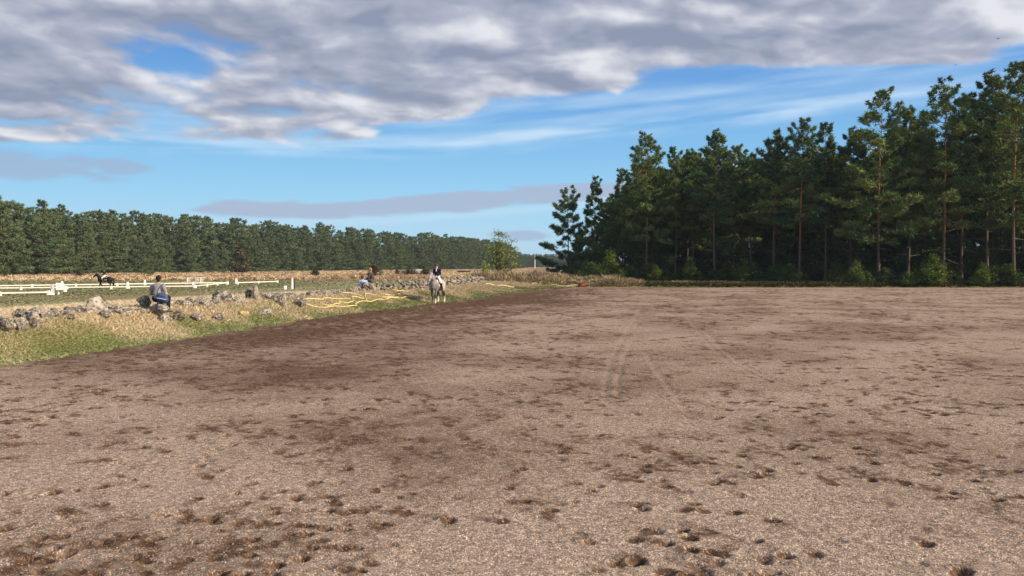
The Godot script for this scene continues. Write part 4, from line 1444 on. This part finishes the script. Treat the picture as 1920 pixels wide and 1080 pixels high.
# ---- people and horses: tapered bones joined by a smooth minimum, meshed as surface nets
func skin(s: Shape, bones: Array, cell: float, k: float) -> void:
	var lo := Vector3.ONE * 1e9
	var hi := -lo
	for b in bones:
		var r: float = maxf(b[2], b[3]) + cell * 2.0 + k
		lo = lo.min(b[0] - Vector3.ONE * r).min(b[1] - Vector3.ONE * r)
		hi = hi.max(b[0] + Vector3.ONE * r).max(b[1] + Vector3.ONE * r)
	var nx := int((hi.x - lo.x) / cell) + 2
	var ny := int((hi.y - lo.y) / cell) + 2
	var nz := int((hi.z - lo.z) / cell) + 2
	var field := PackedFloat32Array()
	var red := PackedFloat32Array()
	var grn := PackedFloat32Array()
	var blu := PackedFloat32Array()
	field.resize(nx * ny * nz)
	red.resize(nx * ny * nz)
	grn.resize(nx * ny * nz)
	blu.resize(nx * ny * nz)
	for b in bones:
		var p0: Vector3 = b[0]
		var ab: Vector3 = b[1] - p0
		var l2 := maxf(ab.length_squared(), 1e-8)
		var r0: float = b[2]
		var r1: float = b[3]
		var col: Color = b[4]
		var reach := maxf(r0, r1) + k * 3.5
		var from: Vector3 = (p0.min(b[1]) - Vector3.ONE * reach - lo) / cell
		var to: Vector3 = (p0.max(b[1]) + Vector3.ONE * reach - lo) / cell
		for z in range(maxi(0, int(from.z)), mini(nz - 1, int(to.z) + 1) + 1):
			for y in range(maxi(0, int(from.y)), mini(ny - 1, int(to.y) + 1) + 1):
				var row := (z * ny + y) * nx
				for x in range(maxi(0, int(from.x)), mini(nx - 1, int(to.x) + 1) + 1):
					var q := lo + Vector3(x, y, z) * cell - p0
					var t := clampf(q.dot(ab) / l2, 0.0, 1.0)
					var dist := (q - ab * t).length() - lerpf(r0, r1, t)
					if dist > k * 3.5:
						continue
					var w := exp(minf(-dist / k, 12.0))
					var at := row + x
					field[at] += w
					red[at] += w * col.r
					grn[at] += w * col.g
					blu[at] += w * col.b
	var number := PackedInt32Array()
	number.resize(nx * ny * nz)
	number.fill(-1)
	var start := s.v.size()
	var corner := [0, 1, nx, nx + 1, nx * ny, nx * ny + 1, nx * ny + nx, nx * ny + nx + 1]
	var offset := [Vector3(0, 0, 0), Vector3(1, 0, 0), Vector3(0, 1, 0), Vector3(1, 1, 0), Vector3(0, 0, 1), Vector3(1, 0, 1), Vector3(0, 1, 1), Vector3(1, 1, 1)]
	var edges := [0, 1, 2, 3, 4, 5, 6, 7, 0, 2, 1, 3, 4, 6, 5, 7, 0, 4, 1, 5, 2, 6, 3, 7]
	for z in nz - 1:
		for y in ny - 1:
			var row := (z * ny + y) * nx
			for x in nx - 1:
				var at := row + x
				var ins := 0
				for c in 8:
					if field[at + corner[c]] > 1.0:
						ins += 1
				if ins == 0 or ins == 8:
					continue
				var sum := Vector3.ZERO
				var n := 0
				for e in 12:
					var c0: int = edges[e * 2]
					var c1: int = edges[e * 2 + 1]
					var f0: float = field[at + corner[c0]]
					var f1: float = field[at + corner[c1]]
					if (f0 > 1.0) == (f1 > 1.0):
						continue
					var g0 := log(maxf(f0, 0.03))
					var g1 := log(maxf(f1, 0.03))
					sum += offset[c0].lerp(offset[c1], clampf(g0 / (g0 - g1), 0.0, 1.0))
					n += 1
				number[at] = s.v.size()
				var best := at
				for c in 8:
					if field[at + corner[c]] > field[best]:
						best = at + corner[c]
				var w := field[best]
				s.put(lo + (Vector3(x, y, z) + sum / n) * cell, Vector3.ZERO, Color(red[best] / w, grn[best] / w, blu[best] / w))
	var first := s.ix.size()
	var strides := [1, nx, nx * ny]
	for z in range(1, nz - 1):
		for y in range(1, ny - 1):
			var row := (z * ny + y) * nx
			for x in range(1, nx - 1):
				var at := row + x
				var here := field[at] > 1.0
				for axis in 3:
					if here == (field[at + strides[axis]] > 1.0):
						continue
					var u: int = strides[(axis + 1) % 3]
					var v: int = strides[(axis + 2) % 3]
					var a := number[at]
					var b := number[at - u]
					var c := number[at - u - v]
					var d := number[at - v]
					if a < 0 or b < 0 or c < 0 or d < 0:
						continue
					if here:
						s.ix.append_array(PackedInt32Array([a, c, b, a, d, c]))
					else:
						s.ix.append_array(PackedInt32Array([a, b, c, a, c, d]))
	for i in range(first, s.ix.size(), 3):
		var a := s.ix[i]
		var b := s.ix[i + 1]
		var c := s.ix[i + 2]
		var w := (s.v[c] - s.v[a]).cross(s.v[b] - s.v[a])
		s.n[a] += w
		s.n[b] += w
		s.n[c] += w
	for i in range(start, s.v.size()):
		s.n[i] = s.n[i].normalized()


func skinned(bones: Array, cell: float, k: float, m: Material) -> ArrayMesh:
	var s := Shape.new()
	skin(s, bones, cell, k)
	return s.mesh(m)


func bent(a: Vector3, b: Vector3, r0: float, r1: float, col: Color) -> Array:
	return [a, b, r0, r1, col]


const SKIN := Color(0.42, 0.25, 0.18)


func head_shape(s: Shape, at: Vector3, facing: Vector3, tone: Color) -> void:
	# skull, jaw, nose, ears, eye sockets with dark eyes, lips
	var f := facing.normalized()
	var r := f.cross(Vector3.UP).normalized()
	var u := r.cross(f).normalized()
	var dark := Color(0.05, 0.035, 0.03)
	var b := [bent(at + u * 0.035 - f * 0.025, at + u * 0.03 + f * 0.02, 0.086, 0.080, tone), bent(at - u * 0.05 + f * 0.035, at - u * 0.085 + f * 0.055, 0.056, 0.036, tone), bent(at + u * 0.01 + f * 0.092, at - u * 0.022 + f * 0.112, 0.011, 0.014, tone), bent(at - u * 0.052 + f * 0.088 - r * 0.018, at - u * 0.052 + f * 0.088 + r * 0.018, 0.010, 0.010, Color(0.36, 0.15, 0.12))]
	for e in [-1.0, 1.0]:
		b.append(bent(at + r * 0.086 * e + u * 0.012 - f * 0.012, at + r * 0.092 * e - u * 0.028 - f * 0.004, 0.016, 0.011, tone))
		b.append(bent(at + r * 0.033 * e + u * 0.012 + f * 0.088, at + r * 0.035 * e + u * 0.012 + f * 0.089, 0.0105, 0.0105, dark))
		b.append(bent(at + r * 0.018 * e + u * 0.032 + f * 0.090, at + r * 0.05 * e + u * 0.032 + f * 0.080, 0.010, 0.008, tone * 0.7))
	skin(s, b, 0.006, 0.008)


func hand_shape(s: Shape, wrist: Vector3, toward: Vector3, palm_down: Vector3, tone: Color, side: float, curl := 0.9) -> void:
	# palm, four fingers of two bends each, and a thumb from the side of the palm
	var f := toward.normalized()
	var dn := (palm_down - f * palm_down.dot(f)).normalized()
	var r := f.cross(dn).normalized() * side
	var b := [bent(wrist, wrist + f * 0.045, 0.026, 0.030, tone)]
	for k in 4:
		var off := r * (0.033 - 0.021 * k)
		var l: float = [0.036, 0.042, 0.040, 0.031][k]
		var root := wrist + f * 0.078 + off
		b.append(bent(wrist + f * 0.04 + off * 0.8, root, 0.016, 0.0105, tone))
		var d1 := (f * cos(curl * 0.6) + dn * sin(curl * 0.6)).normalized()
		var d2 := (f * cos(curl * 1.5) + dn * sin(curl * 1.5)).normalized()
		var knuckle := root + d1 * l
		b.append(bent(root, knuckle, 0.0105, 0.009, tone))
		b.append(bent(knuckle, knuckle + d2 * l * 0.9, 0.009, 0.0075, tone))
	var t0 := wrist + f * 0.03 + r * 0.03
	var t1 := t0 + (f * 0.7 + r * 0.6 + dn * 0.2).normalized() * 0.036
	b.append(bent(t0, t1, 0.014, 0.011, tone))
	b.append(bent(t1, t1 + (f * 0.8 + dn * 0.6).normalized() * 0.03, 0.011, 0.0085, tone))
	skin(s, b, 0.0045, 0.004)


func person(called: String, label: String, at: Vector3, turn: float, j: Dictionary, wear: Dictionary) -> Node3D:
	# j: joints, with x to the figure's right for side 1; wear: colours of what is worn
	var cloth := vertex_material(0.9, 0.2)
	cloth.rim_enabled = true
	cloth.rim = 0.25
	var flesh := vertex_material(0.55, 0.4)
	var node := thing(called, label, "person", at, turn)
	var body := Shape.new()
	var tone: Color = wear.get("skin", SKIN)
	var bones := [bent(j.hip, j.waist, 0.115, 0.105, tone), bent(j.waist, j.chest, 0.105, 0.125, tone), bent(j.chest, j.neck, 0.10, 0.055, tone), bent(j.neck, j.head - Vector3(0, 0.04, 0), 0.052, 0.055, tone)]
	for e in [-1.0, 1.0]:
		var q := "l" if e < 0 else "r"
		bones.append(bent(j.chest + Vector3(0.07 * e, 0.06, 0), j["shoulder_" + q], 0.08, 0.062, tone))
		bones.append(bent(j["shoulder_" + q], j["elbow_" + q], 0.052, 0.041, tone))
		bones.append(bent(j["elbow_" + q], j["wrist_" + q], 0.040, 0.026, tone))
		bones.append(bent(j.hip + Vector3(0.07 * e, -0.01, 0), j["knee_" + q], 0.092, 0.055, tone))
		bones.append(bent(j["knee_" + q], j["ankle_" + q], 0.056, 0.036, tone))
		bones.append(bent(j["ankle_" + q], j["toe_" + q], 0.036, 0.028, tone))
	skin(body, bones, 0.014, 0.02)
	head_shape(body, j.head, j.face, tone)
	for e in [-1.0, 1.0]:
		var q := "l" if e < 0 else "r"
		hand_shape(body, j["wrist_" + q], (j["wrist_" + q] - j["elbow_" + q]).normalized() + Vector3(0, -0.1, 0), j.get("palm", Vector3(0, -1, 0)), wear.get("gloves", tone), -e, wear.get("curl", 0.9))
	part(node, "body", body.mesh(flesh))
	var top: Color = wear.top
	bones = [bent(j.hip + Vector3(0, 0.03, 0), j.waist, 0.142, 0.125, top), bent(j.waist, j.chest, 0.125, 0.142, top), bent(j.chest, j.neck - Vector3(0, 0.035, 0), 0.115, 0.072, top)]
	for e in [-1.0, 1.0]:
		var q := "l" if e < 0 else "r"
		bones.append(bent(j.chest + Vector3(0.08 * e, 0.05, 0), j["shoulder_" + q], 0.10, 0.076, top))
		var cuff: Vector3 = j["shoulder_" + q].lerp(j["elbow_" + q], wear.get("sleeve", 1.0) if wear.get("sleeve", 1.0) < 1.0 else 1.0)
		bones.append(bent(j["shoulder_" + q], cuff, 0.072, 0.062, top))
		if wear.get("sleeve", 1.0) >= 1.0:
			bones.append(bent(j["elbow_" + q], j["elbow_" + q].lerp(j["wrist_" + q], 0.94), 0.060, 0.041, top))
	if wear.has("tails"):
		for e in [-1.0, 1.0]:
			bones.append(bent(j.hip + Vector3(0.08 * e, 0.02, 0.08), j.hip + Vector3(0.11 * e, -0.09, 0.17), 0.07, 0.045, top))
	part(node, wear.get("top_name", "shirt"), skinned(bones, 0.015, 0.018, cloth))
	var low: Color = wear.low
	bones = [bent(j.hip - Vector3(0.05, 0, 0), j.hip + Vector3(0.05, 0, 0), 0.135, 0.135, low)]
	for e in [-1.0, 1.0]:
		var q := "l" if e < 0 else "r"
		bones.append(bent(j.hip + Vector3(0.075 * e, -0.01, 0), j["knee_" + q], 0.108, 0.072, low))
		bones.append(bent(j["knee_" + q], j["knee_" + q].lerp(j["ankle_" + q], wear.get("leg", 0.95)), 0.071, 0.056, low))
	part(node, "trousers", skinned(bones, 0.015, 0.015, cloth))
	for e in [-1.0, 1.0]:
		var q := "l" if e < 0 else "r"
		bones = [bent(j["ankle_" + q] - Vector3(0, 0.02, 0), j["toe_" + q], 0.047, 0.037, wear.shoe)]
		if wear.has("tall_boots"):
			bones.append(bent(j["ankle_" + q], j["knee_" + q].lerp(j["ankle_" + q], 0.12), 0.052, 0.078, wear.shoe))
		part(node, "boot" if wear.has("tall_boots") else "shoe", skinned(bones, 0.012, 0.012, vertex_material(0.35 if wear.has("tall_boots") else 0.8, 0.5)))
	var f: Vector3 = j.face.normalized()
	var hair: Color = wear.hair
	bones = [bent(j.head + Vector3(0, 0.05, 0) - f * 0.035, j.head + Vector3(0, 0.058, 0) + f * 0.015, 0.090, 0.082, hair), bent(j.head - f * 0.06, j.head - Vector3(0, 0.07, 0) - f * 0.055, 0.070, 0.05, hair)]
	if wear.has("pony_tail"):
		bones.append(bent(j.head - f * 0.11 - Vector3(0, 0.02, 0), j.head - f * 0.11 - Vector3(0, 0.24, 0), 0.04, 0.02, hair))
	part(node, "hair", skinned(bones, 0.010, 0.012, cloth))
	if wear.has("helmet"):
		bones = [bent(j.head + Vector3(0, 0.062, 0) - f * 0.03, j.head + Vector3(0, 0.066, 0) + f * 0.025, 0.104, 0.096, wear.helmet), bent(j.head + Vector3(0, 0.05, 0) + f * 0.085, j.head + Vector3(0, 0.035, 0) + f * 0.145, 0.05, 0.022, wear.helmet)]
		part(node, "helmet", skinned(bones, 0.010, 0.012, vertex_material(0.5, 0.5)))
	if wear.has("collar"):
		bones = [bent(j.neck, j.neck + Vector3(0, 0.05, 0), 0.064, 0.060, wear.collar), bent(j.neck + f * 0.075 - Vector3(0, 0.01, 0), j.neck + f * 0.135 - Vector3(0, 0.15, 0), 0.035, 0.022, wear.collar)]
		part(node, "collar", skinned(bones, 0.008, 0.008, cloth))
	return node


func seated(lean := 0.0, face := Vector3(0, 0, -1), low := 0.42) -> Dictionary:
	var z := -lean
	return {"hip": Vector3(0, 0.11, 0), "waist": Vector3(0, 0.28, 0.02 + z * 0.3), "chest": Vector3(0, 0.47, 0.0 + z * 0.7), "neck": Vector3(0, 0.615, -0.02 + z), "head": Vector3(0, 0.76, -0.05 + z * 1.2), "face": face,
		"shoulder_l": Vector3(-0.19, 0.52, -0.01 + z * 0.8), "shoulder_r": Vector3(0.19, 0.52, -0.01 + z * 0.8), "elbow_l": Vector3(-0.28, 0.26, -0.03 + z), "elbow_r": Vector3(0.28, 0.26, -0.03 + z), "wrist_l": Vector3(-0.14, 0.20, -0.25 + z), "wrist_r": Vector3(0.14, 0.20, -0.25 + z),
		"knee_l": Vector3(-0.13, 0.12, -0.45), "knee_r": Vector3(0.13, 0.12, -0.45), "ankle_l": Vector3(-0.13, 0.10 - low, -0.42), "ankle_r": Vector3(0.13, 0.10 - low, -0.45), "toe_l": Vector3(-0.15, 0.05 - low, -0.60), "toe_r": Vector3(0.15, 0.05 - low, -0.63)}


func horse(called: String, label: String, at: Vector3, turn: float, size: float, coat: Dictionary, step: float) -> Node3D:
	# a riding horse at a walk, facing -z, hooves at y 0
	var node := thing(called, label, "horse", at, turn)
	node.scale = Vector3.ONE * size
	var c: Color = coat.body
	var n: Color = coat.get("neck", c)
	var b := [bent(Vector3(0, 1.14, -0.58), Vector3(0, 1.13, -0.12), 0.255, 0.295, coat.get("chest", c)), bent(Vector3(0, 1.13, -0.12), Vector3(0, 1.18, 0.42), 0.295, 0.265, c), bent(Vector3(0, 1.36, -0.48), Vector3(0, 1.30, 0.0), 0.13, 0.16, c), bent(Vector3(0, 1.31, 0.2), Vector3(0, 1.32, 0.55), 0.16, 0.17, coat.get("rump", c)), bent(Vector3(0, 1.22, 0.5), Vector3(0, 1.12, 0.72), 0.24, 0.17, coat.get("rump", c)), bent(Vector3(0, 1.02, -0.70), Vector3(0, 1.25, -0.74), 0.16, 0.17, coat.get("chest", c)),
		bent(Vector3(0, 1.26, -0.60), Vector3(0, 1.56, -0.86), 0.20, 0.145, n), bent(Vector3(0, 1.56, -0.86), Vector3(0, 1.79, -1.02), 0.145, 0.10, n)]
	b.append(bent(Vector3(0, 1.77, -1.06), Vector3(0, 1.60, -1.23), 0.098, 0.082, coat.get("face", c)))
	b.append(bent(Vector3(0, 1.60, -1.23), Vector3(0, 1.42, -1.36), 0.080, 0.056, coat.get("face", c)))
	b.append(bent(Vector3(0, 1.66, -1.08), Vector3(0, 1.47, -1.30), 0.085, 0.045, coat.get("face", c)))
	b.append(bent(Vector3(0, 1.405, -1.35), Vector3(0, 1.385, -1.36), 0.052, 0.046, coat.get("muzzle", c)))
	for e in [-1.0, 1.0]:
		b.append(bent(Vector3(0.055 * e, 1.85, -1.02), Vector3(0.07 * e, 1.965, -1.03), 0.032, 0.010, coat.get("ear", c)))
		b.append(bent(Vector3(0.082 * e, 1.665, -1.16), Vector3(0.088 * e, 1.66, -1.162), 0.020, 0.016, Color(0.02, 0.015, 0.012)))
		b.append(bent(Vector3(0.15 * e, 1.16, -0.60), Vector3(0.165 * e, 0.90, -0.54), 0.16, 0.095, coat.get("chest", c)))
		b.append(bent(Vector3(0.13 * e, 1.16, 0.52), Vector3(0.16 * e, 0.88, 0.50), 0.21, 0.15, coat.get("rump", c)))
		# fore leg
		var s: float = step * e
		var elbow := Vector3(0.155 * e, 0.90, -0.54)
		var knee := Vector3(0.15 * e, 0.51, -0.56 - 0.14 * s)
		var fetlock := knee + Vector3(0, -0.32, -0.02 + (0.0 if s > 0 else 0.16))
		var lift := 0.10 if s < 0 else 0.0
		fetlock.y += lift
		var sock: Color = coat["sock_fore_r" if e > 0 else "sock_fore_l"]
		b.append(bent(elbow, knee, 0.088, 0.052, coat.get("arm", c)))
		b.append(bent(knee + Vector3(0, 0.02, 0), knee - Vector3(0, 0.04, 0), 0.054, 0.045, coat.leg))
		b.append(bent(knee, fetlock, 0.041, 0.036, coat.leg))
		b.append(bent(fetlock + Vector3(0, 0.07, 0), fetlock, 0.038, 0.043, sock))
		b.append(bent(fetlock, fetlock + Vector3(0, -0.09, -0.05), 0.040, 0.040, sock))
		b.append(bent(fetlock + Vector3(0, -0.12, -0.06), fetlock + Vector3(0, -0.165, -0.075), 0.046, 0.056, coat.hoof))
		# hind leg: stifle forward, hock back
		var h: float = -step * e
		var stifle := Vector3(0.165 * e, 0.86, 0.46 - 0.05 * h)
		var hock := Vector3(0.145 * e, 0.55, 0.76 - 0.14 * h)
		var fet := hock + Vector3(0, -0.36, -0.05 - 0.02 * h)
		sock = coat["sock_hind_r" if e > 0 else "sock_hind_l"]
		b.append(bent(stifle, hock, 0.13, 0.062, coat.get("arm", c)))
		b.append(bent(hock + Vector3(0, 0.03, 0.02), hock, 0.045, 0.056, coat.leg))
		b.append(bent(hock, fet, 0.047, 0.039, coat.leg))
		b.append(bent(fet + Vector3(0, 0.16, 0.02), fet, 0.042, 0.045, sock))
		b.append(bent(fet, fet + Vector3(0, -0.08, -0.05), 0.041, 0.041, sock))
		b.append(bent(fet + Vector3(0, -0.11, -0.06), fet + Vector3(0, -0.155, -0.07), 0.046, 0.055, coat.hoof))
	var body := Shape.new()
	skin(body, b, 0.021, 0.026)
	if coat.has("dapple"):
		var spots := FastNoiseLite.new()
		spots.noise_type = FastNoiseLite.TYPE_CELLULAR
		spots.frequency = 7.0
		for i in body.v.size():
			var p := body.v[i]
			if p.y > 0.75:
				body.c[i] = body.c[i] * (1.0 + coat.dapple * (spots.get_noise_3dv(p) + 0.45))
	part(node, "body", body.mesh(vertex_material(0.6, 0.35)))
	var hair := vertex_material(0.7, 0.35)
	b = []
	for k in 9:
		var t := k / 8.0
		var top := Vector3(0, 1.44, -0.52).lerp(Vector3(0, 1.89, -0.99), t) + Vector3(0, 0.06 * sin(t * PI), 0.02)
		b.append(bent(top, top + Vector3(-0.09, -0.12 - 0.05 * (k % 2), -0.01), 0.028, 0.016, coat.mane))
	b.append(bent(Vector3(0, 1.87, -1.08), Vector3(0, 1.72, -1.20), 0.028, 0.014, coat.mane))
	part(node, "mane", skinned(b, 0.014, 0.012, hair))
	b = [bent(Vector3(0, 1.30, 0.80), Vector3(0, 1.16, 0.95), 0.045, 0.06, coat.mane), bent(Vector3(0, 1.16, 0.95), Vector3(0, 0.80, 1.0), 0.06, 0.075, coat.mane), bent(Vector3(0, 0.80, 1.0), Vector3(0.02, 0.42, 0.97), 0.075, 0.025, coat.mane)]
	part(node, "tail", skinned(b, 0.018, 0.02, hair))
	# tack
	var leather := vertex_material(0.45, 0.5)
	var dark := Color(0.025, 0.018, 0.015)
	b = [bent(Vector3(0, 1.475, -0.36), Vector3(0, 1.46, -0.2), 0.07, 0.085, dark), bent(Vector3(0, 1.46, -0.1), Vector3(0, 1.50, 0.14), 0.09, 0.075, dark)]
	for e in [-1.0, 1.0]:
		b.append(bent(Vector3(0.16 * e, 1.42, -0.2), Vector3(0.30 * e, 1.12, -0.2), 0.05, 0.035, dark))
	part(node, "saddle", skinned(b, 0.016, 0.014, leather))
	b = []
	for e in [-1.0, 1.0]:
		for k in 4:
			b.append(bent(Vector3(0.13 * e, 1.43, -0.38 + 0.18 * k), Vector3(0.295 * e, 1.06, -0.36 + 0.18 * k), 0.035, 0.03, coat.pad))
	part(node, "saddle_pad", skinned(b, 0.016, 0.03, vertex_material(0.9, 0.2)))
	var br := Shape.new()
	var strap := func(points: Array) -> void: br.tube(points, [0.011], 5, [coat.bridle])
	for level in [[Vector3(0, 1.52, -1.30), 0.083, 0.3], [Vector3(0, 1.745, -1.09), 0.107, 0.0]]:
		var ring := []
		for k in 13:
			var a := TAU * k / 12.0
			ring.append(level[0] + Vector3(sin(a) * level[1], cos(a) * level[1] * 0.55, cos(a) * level[1] * -0.85 + 0.02))
		strap.call(ring)
	for e in [-1.0, 1.0]:
		strap.call([Vector3(0.05 * e, 1.87, -1.0), Vector3(0.105 * e, 1.72, -1.10), Vector3(0.085 * e, 1.54, -1.29), Vector3(0.066 * e, 1.44, -1.33)])
		strap.call([Vector3(0.068 * e, 1.44, -1.33), Vector3(0.15 * e, 1.45, -0.95), Vector3(0.12 * e, 1.56, -0.58), Vector3(0.08 * e, 1.64, -0.48)])
	part(node, "bridle", br.mesh(leather))
	return node


func riding(lean := 0.0) -> Dictionary:
	var z := -lean
	return {"hip": Vector3(0, 1.62, -0.02), "waist": Vector3(0, 1.80, -0.01 + z * 0.4), "chest": Vector3(0, 1.99, -0.02 + z * 0.8), "neck": Vector3(0, 2.13, -0.03 + z), "head": Vector3(0, 2.275, -0.06 + z * 1.1), "face": Vector3(0, -0.08, -1),
		"shoulder_l": Vector3(-0.185, 2.04, -0.02 + z * 0.8), "shoulder_r": Vector3(0.185, 2.04, -0.02 + z * 0.8), "elbow_l": Vector3(-0.235, 1.80, -0.07 + z), "elbow_r": Vector3(0.235, 1.80, -0.07 + z), "wrist_l": Vector3(-0.09, 1.68, -0.36), "wrist_r": Vector3(0.09, 1.68, -0.36),
		"knee_l": Vector3(-0.34, 1.30, -0.30), "knee_r": Vector3(0.34, 1.30, -0.30), "ankle_l": Vector3(-0.37, 0.90, -0.12), "ankle_r": Vector3(0.37, 0.90, -0.12), "toe_l": Vector3(-0.40, 0.88, -0.29), "toe_r": Vector3(0.40, 0.88, -0.29), "palm": Vector3(0, -0.5, 0)}


func make_figures() -> void:
	# the seated man on the wall
	var man := person("person", "person in grey T-shirt seated on the wall, back turned, blue shoulder bag", Vector3(-12.06, ground(-12.06, 27.2) + 0.47, -27.2), -0.12, seated(0.03, Vector3(-0.35, -0.1, -1)), {"top": Color(0.235, 0.245, 0.275), "sleeve": 0.62, "low": Color(0.016, 0.018, 0.026), "shoe": Color(0.05, 0.05, 0.05), "hair": Color(0.028, 0.022, 0.018)})
	var bag := thing("shoulder_bag", "blue shoulder bag with pale stripe at the seated man's right hip", "bag", Vector3(-11.82, ground(-12.06, 27.2) + 0.64, -27.02), 0.0)
	var bm := vertex_material(0.6, 0.4)
	var sack := Shape.new()
	skin(sack, [bent(Vector3(-0.10, -0.05, 0), Vector3(0.12, -0.10, 0.0), 0.085, 0.085, Color(0.035, 0.070, 0.175)), bent(Vector3(-0.06, 0.06, 0), Vector3(0.09, 0.01, 0), 0.085, 0.08, Color(0.042, 0.085, 0.21)), bent(Vector3(-0.11, -0.13, 0.0), Vector3(0.12, -0.17, 0.0), 0.05, 0.05, Color(0.02, 0.03, 0.08))], 0.012, 0.02)
	part(bag, "sack", sack.mesh(bm))
	var stripe := Shape.new()
	stripe.tube([Vector3(-0.15, -0.045, 0.072), Vector3(-0.05, -0.055, 0.090), Vector3(0.06, -0.075, 0.090), Vector3(0.16, -0.10, 0.068)], [0.016], 6, [Color(0.45, 0.55, 0.72)])
	part(bag, "stripe", stripe.mesh(bm))
	var strap := Shape.new()
	strap.tube([Vector3(0.0, 0.12, 0.02), Vector3(-0.04, 0.25, 0.02), Vector3(-0.045, 0.38, -0.06), Vector3(-0.03, 0.44, -0.16), Vector3(-0.02, 0.40, -0.28)], [0.016], 6, [Color(0.05, 0.06, 0.10)])
	part(bag, "strap", strap.mesh(bm))
	# the pair further along
	person("person", "person in pale blue top seated low by the wall", Vector3(-9.05, ground(-9.05, 48.6) + 0.16, -48.6), 0.25, seated(0.08, Vector3(0.3, -0.2, -1), 0.15), {"top": Color(0.30, 0.42, 0.68), "sleeve": 0.5, "low": Color(0.05, 0.06, 0.09), "shoe": Color(0.1, 0.1, 0.1), "hair": Color(0.09, 0.06, 0.04)})
	person("person", "person in dark brown jacket seated high on the wall, turned sideways", Vector3(-8.62, ground(-8.62, 49.2) + 0.62, -49.2), 1.25, seated(0.06, Vector3(0, -0.05, -1)), {"top": Color(0.055, 0.050, 0.048), "top_name": "jacket", "low": Color(0.09, 0.10, 0.13), "shoe": Color(0.04, 0.04, 0.04), "hair": Color(0.30, 0.21, 0.12)})
	# grey horse and rider, walking towards the viewer
	var at := Vector3(-4.55, 0.0, -48.6)
	var turn := PI - 0.26
	horse("grey_horse", "pale grey dappled horse walking towards the viewer, white hind socks", at, turn, 1.0, {"body": Color(0.31, 0.285, 0.29), "neck": Color(0.26, 0.24, 0.245), "chest": Color(0.22, 0.20, 0.205), "rump": Color(0.46, 0.43, 0.42), "face": Color(0.33, 0.305, 0.305), "muzzle": Color(0.22, 0.19, 0.19), "ear": Color(0.22, 0.20, 0.20), "arm": Color(0.12, 0.11, 0.112), "leg": Color(0.05, 0.046, 0.047), "hoof": Color(0.16, 0.13, 0.10), "mane": Color(0.33, 0.31, 0.31), "pad": Color(0.70, 0.68, 0.66), "bridle": Color(0.06, 0.04, 0.03), "dapple": 0.35, "sock_fore_r": Color(0.085, 0.078, 0.08), "sock_fore_l": Color(0.72, 0.68, 0.58), "sock_hind_r": Color(0.74, 0.70, 0.62), "sock_hind_l": Color(0.74, 0.70, 0.62)}, -1.0)  # coat colours carry sunlight on the rump and shade on the chest
	person("person", "rider in navy jacket and white breeches on the grey horse", at, turn, riding(), {"top": Color(0.012, 0.018, 0.055), "top_name": "jacket", "tails": true, "low": Color(0.74, 0.72, 0.69), "leg": 0.3, "shoe": Color(0.015, 0.014, 0.014), "tall_boots": true, "hair": Color(0.16, 0.10, 0.06), "helmet": Color(0.018, 0.018, 0.022), "collar": Color(0.80, 0.80, 0.78), "gloves": Color(0.75, 0.74, 0.70), "curl": 1.5})
	# black horse and rider in the dressage ring
	at = at_ground(-42.7, 84.0)
	turn = PI * 0.5 + 0.12
	var black := Color(0.012, 0.011, 0.012)
	horse("black_horse", "small black horse with white saddle pad trotting in the rails", at, turn, 0.86, {"body": black, "leg": black, "hoof": Color(0.03, 0.03, 0.03), "mane": black, "pad": Color(0.78, 0.78, 0.78), "bridle": black, "sock_fore_r": black, "sock_fore_l": black, "sock_hind_r": black, "sock_hind_l": black}, 1.0)
	var rider := person("person", "rider in dark clothes on the small black horse", at, turn, riding(0.08), {"top": Color(0.014, 0.015, 0.022), "top_name": "jacket", "low": Color(0.62, 0.62, 0.62), "leg": 0.3, "shoe": Color(0.015, 0.014, 0.014), "tall_boots": true, "hair": Color(0.05, 0.04, 0.03), "helmet": Color(0.015, 0.015, 0.018), "gloves": Color(0.03, 0.03, 0.03), "curl": 1.5})
	rider.scale = Vector3.ONE * 0.86


func _ready() -> void:
	fine_noise.seed = 2
	fine_noise.frequency = 0.35
	fine_noise.fractal_octaves = 3
	set_stage()
	make_land()
	make_arena()
	make_wall()
	make_grass()
	make_forests()
	make_small_things()
	make_figures()
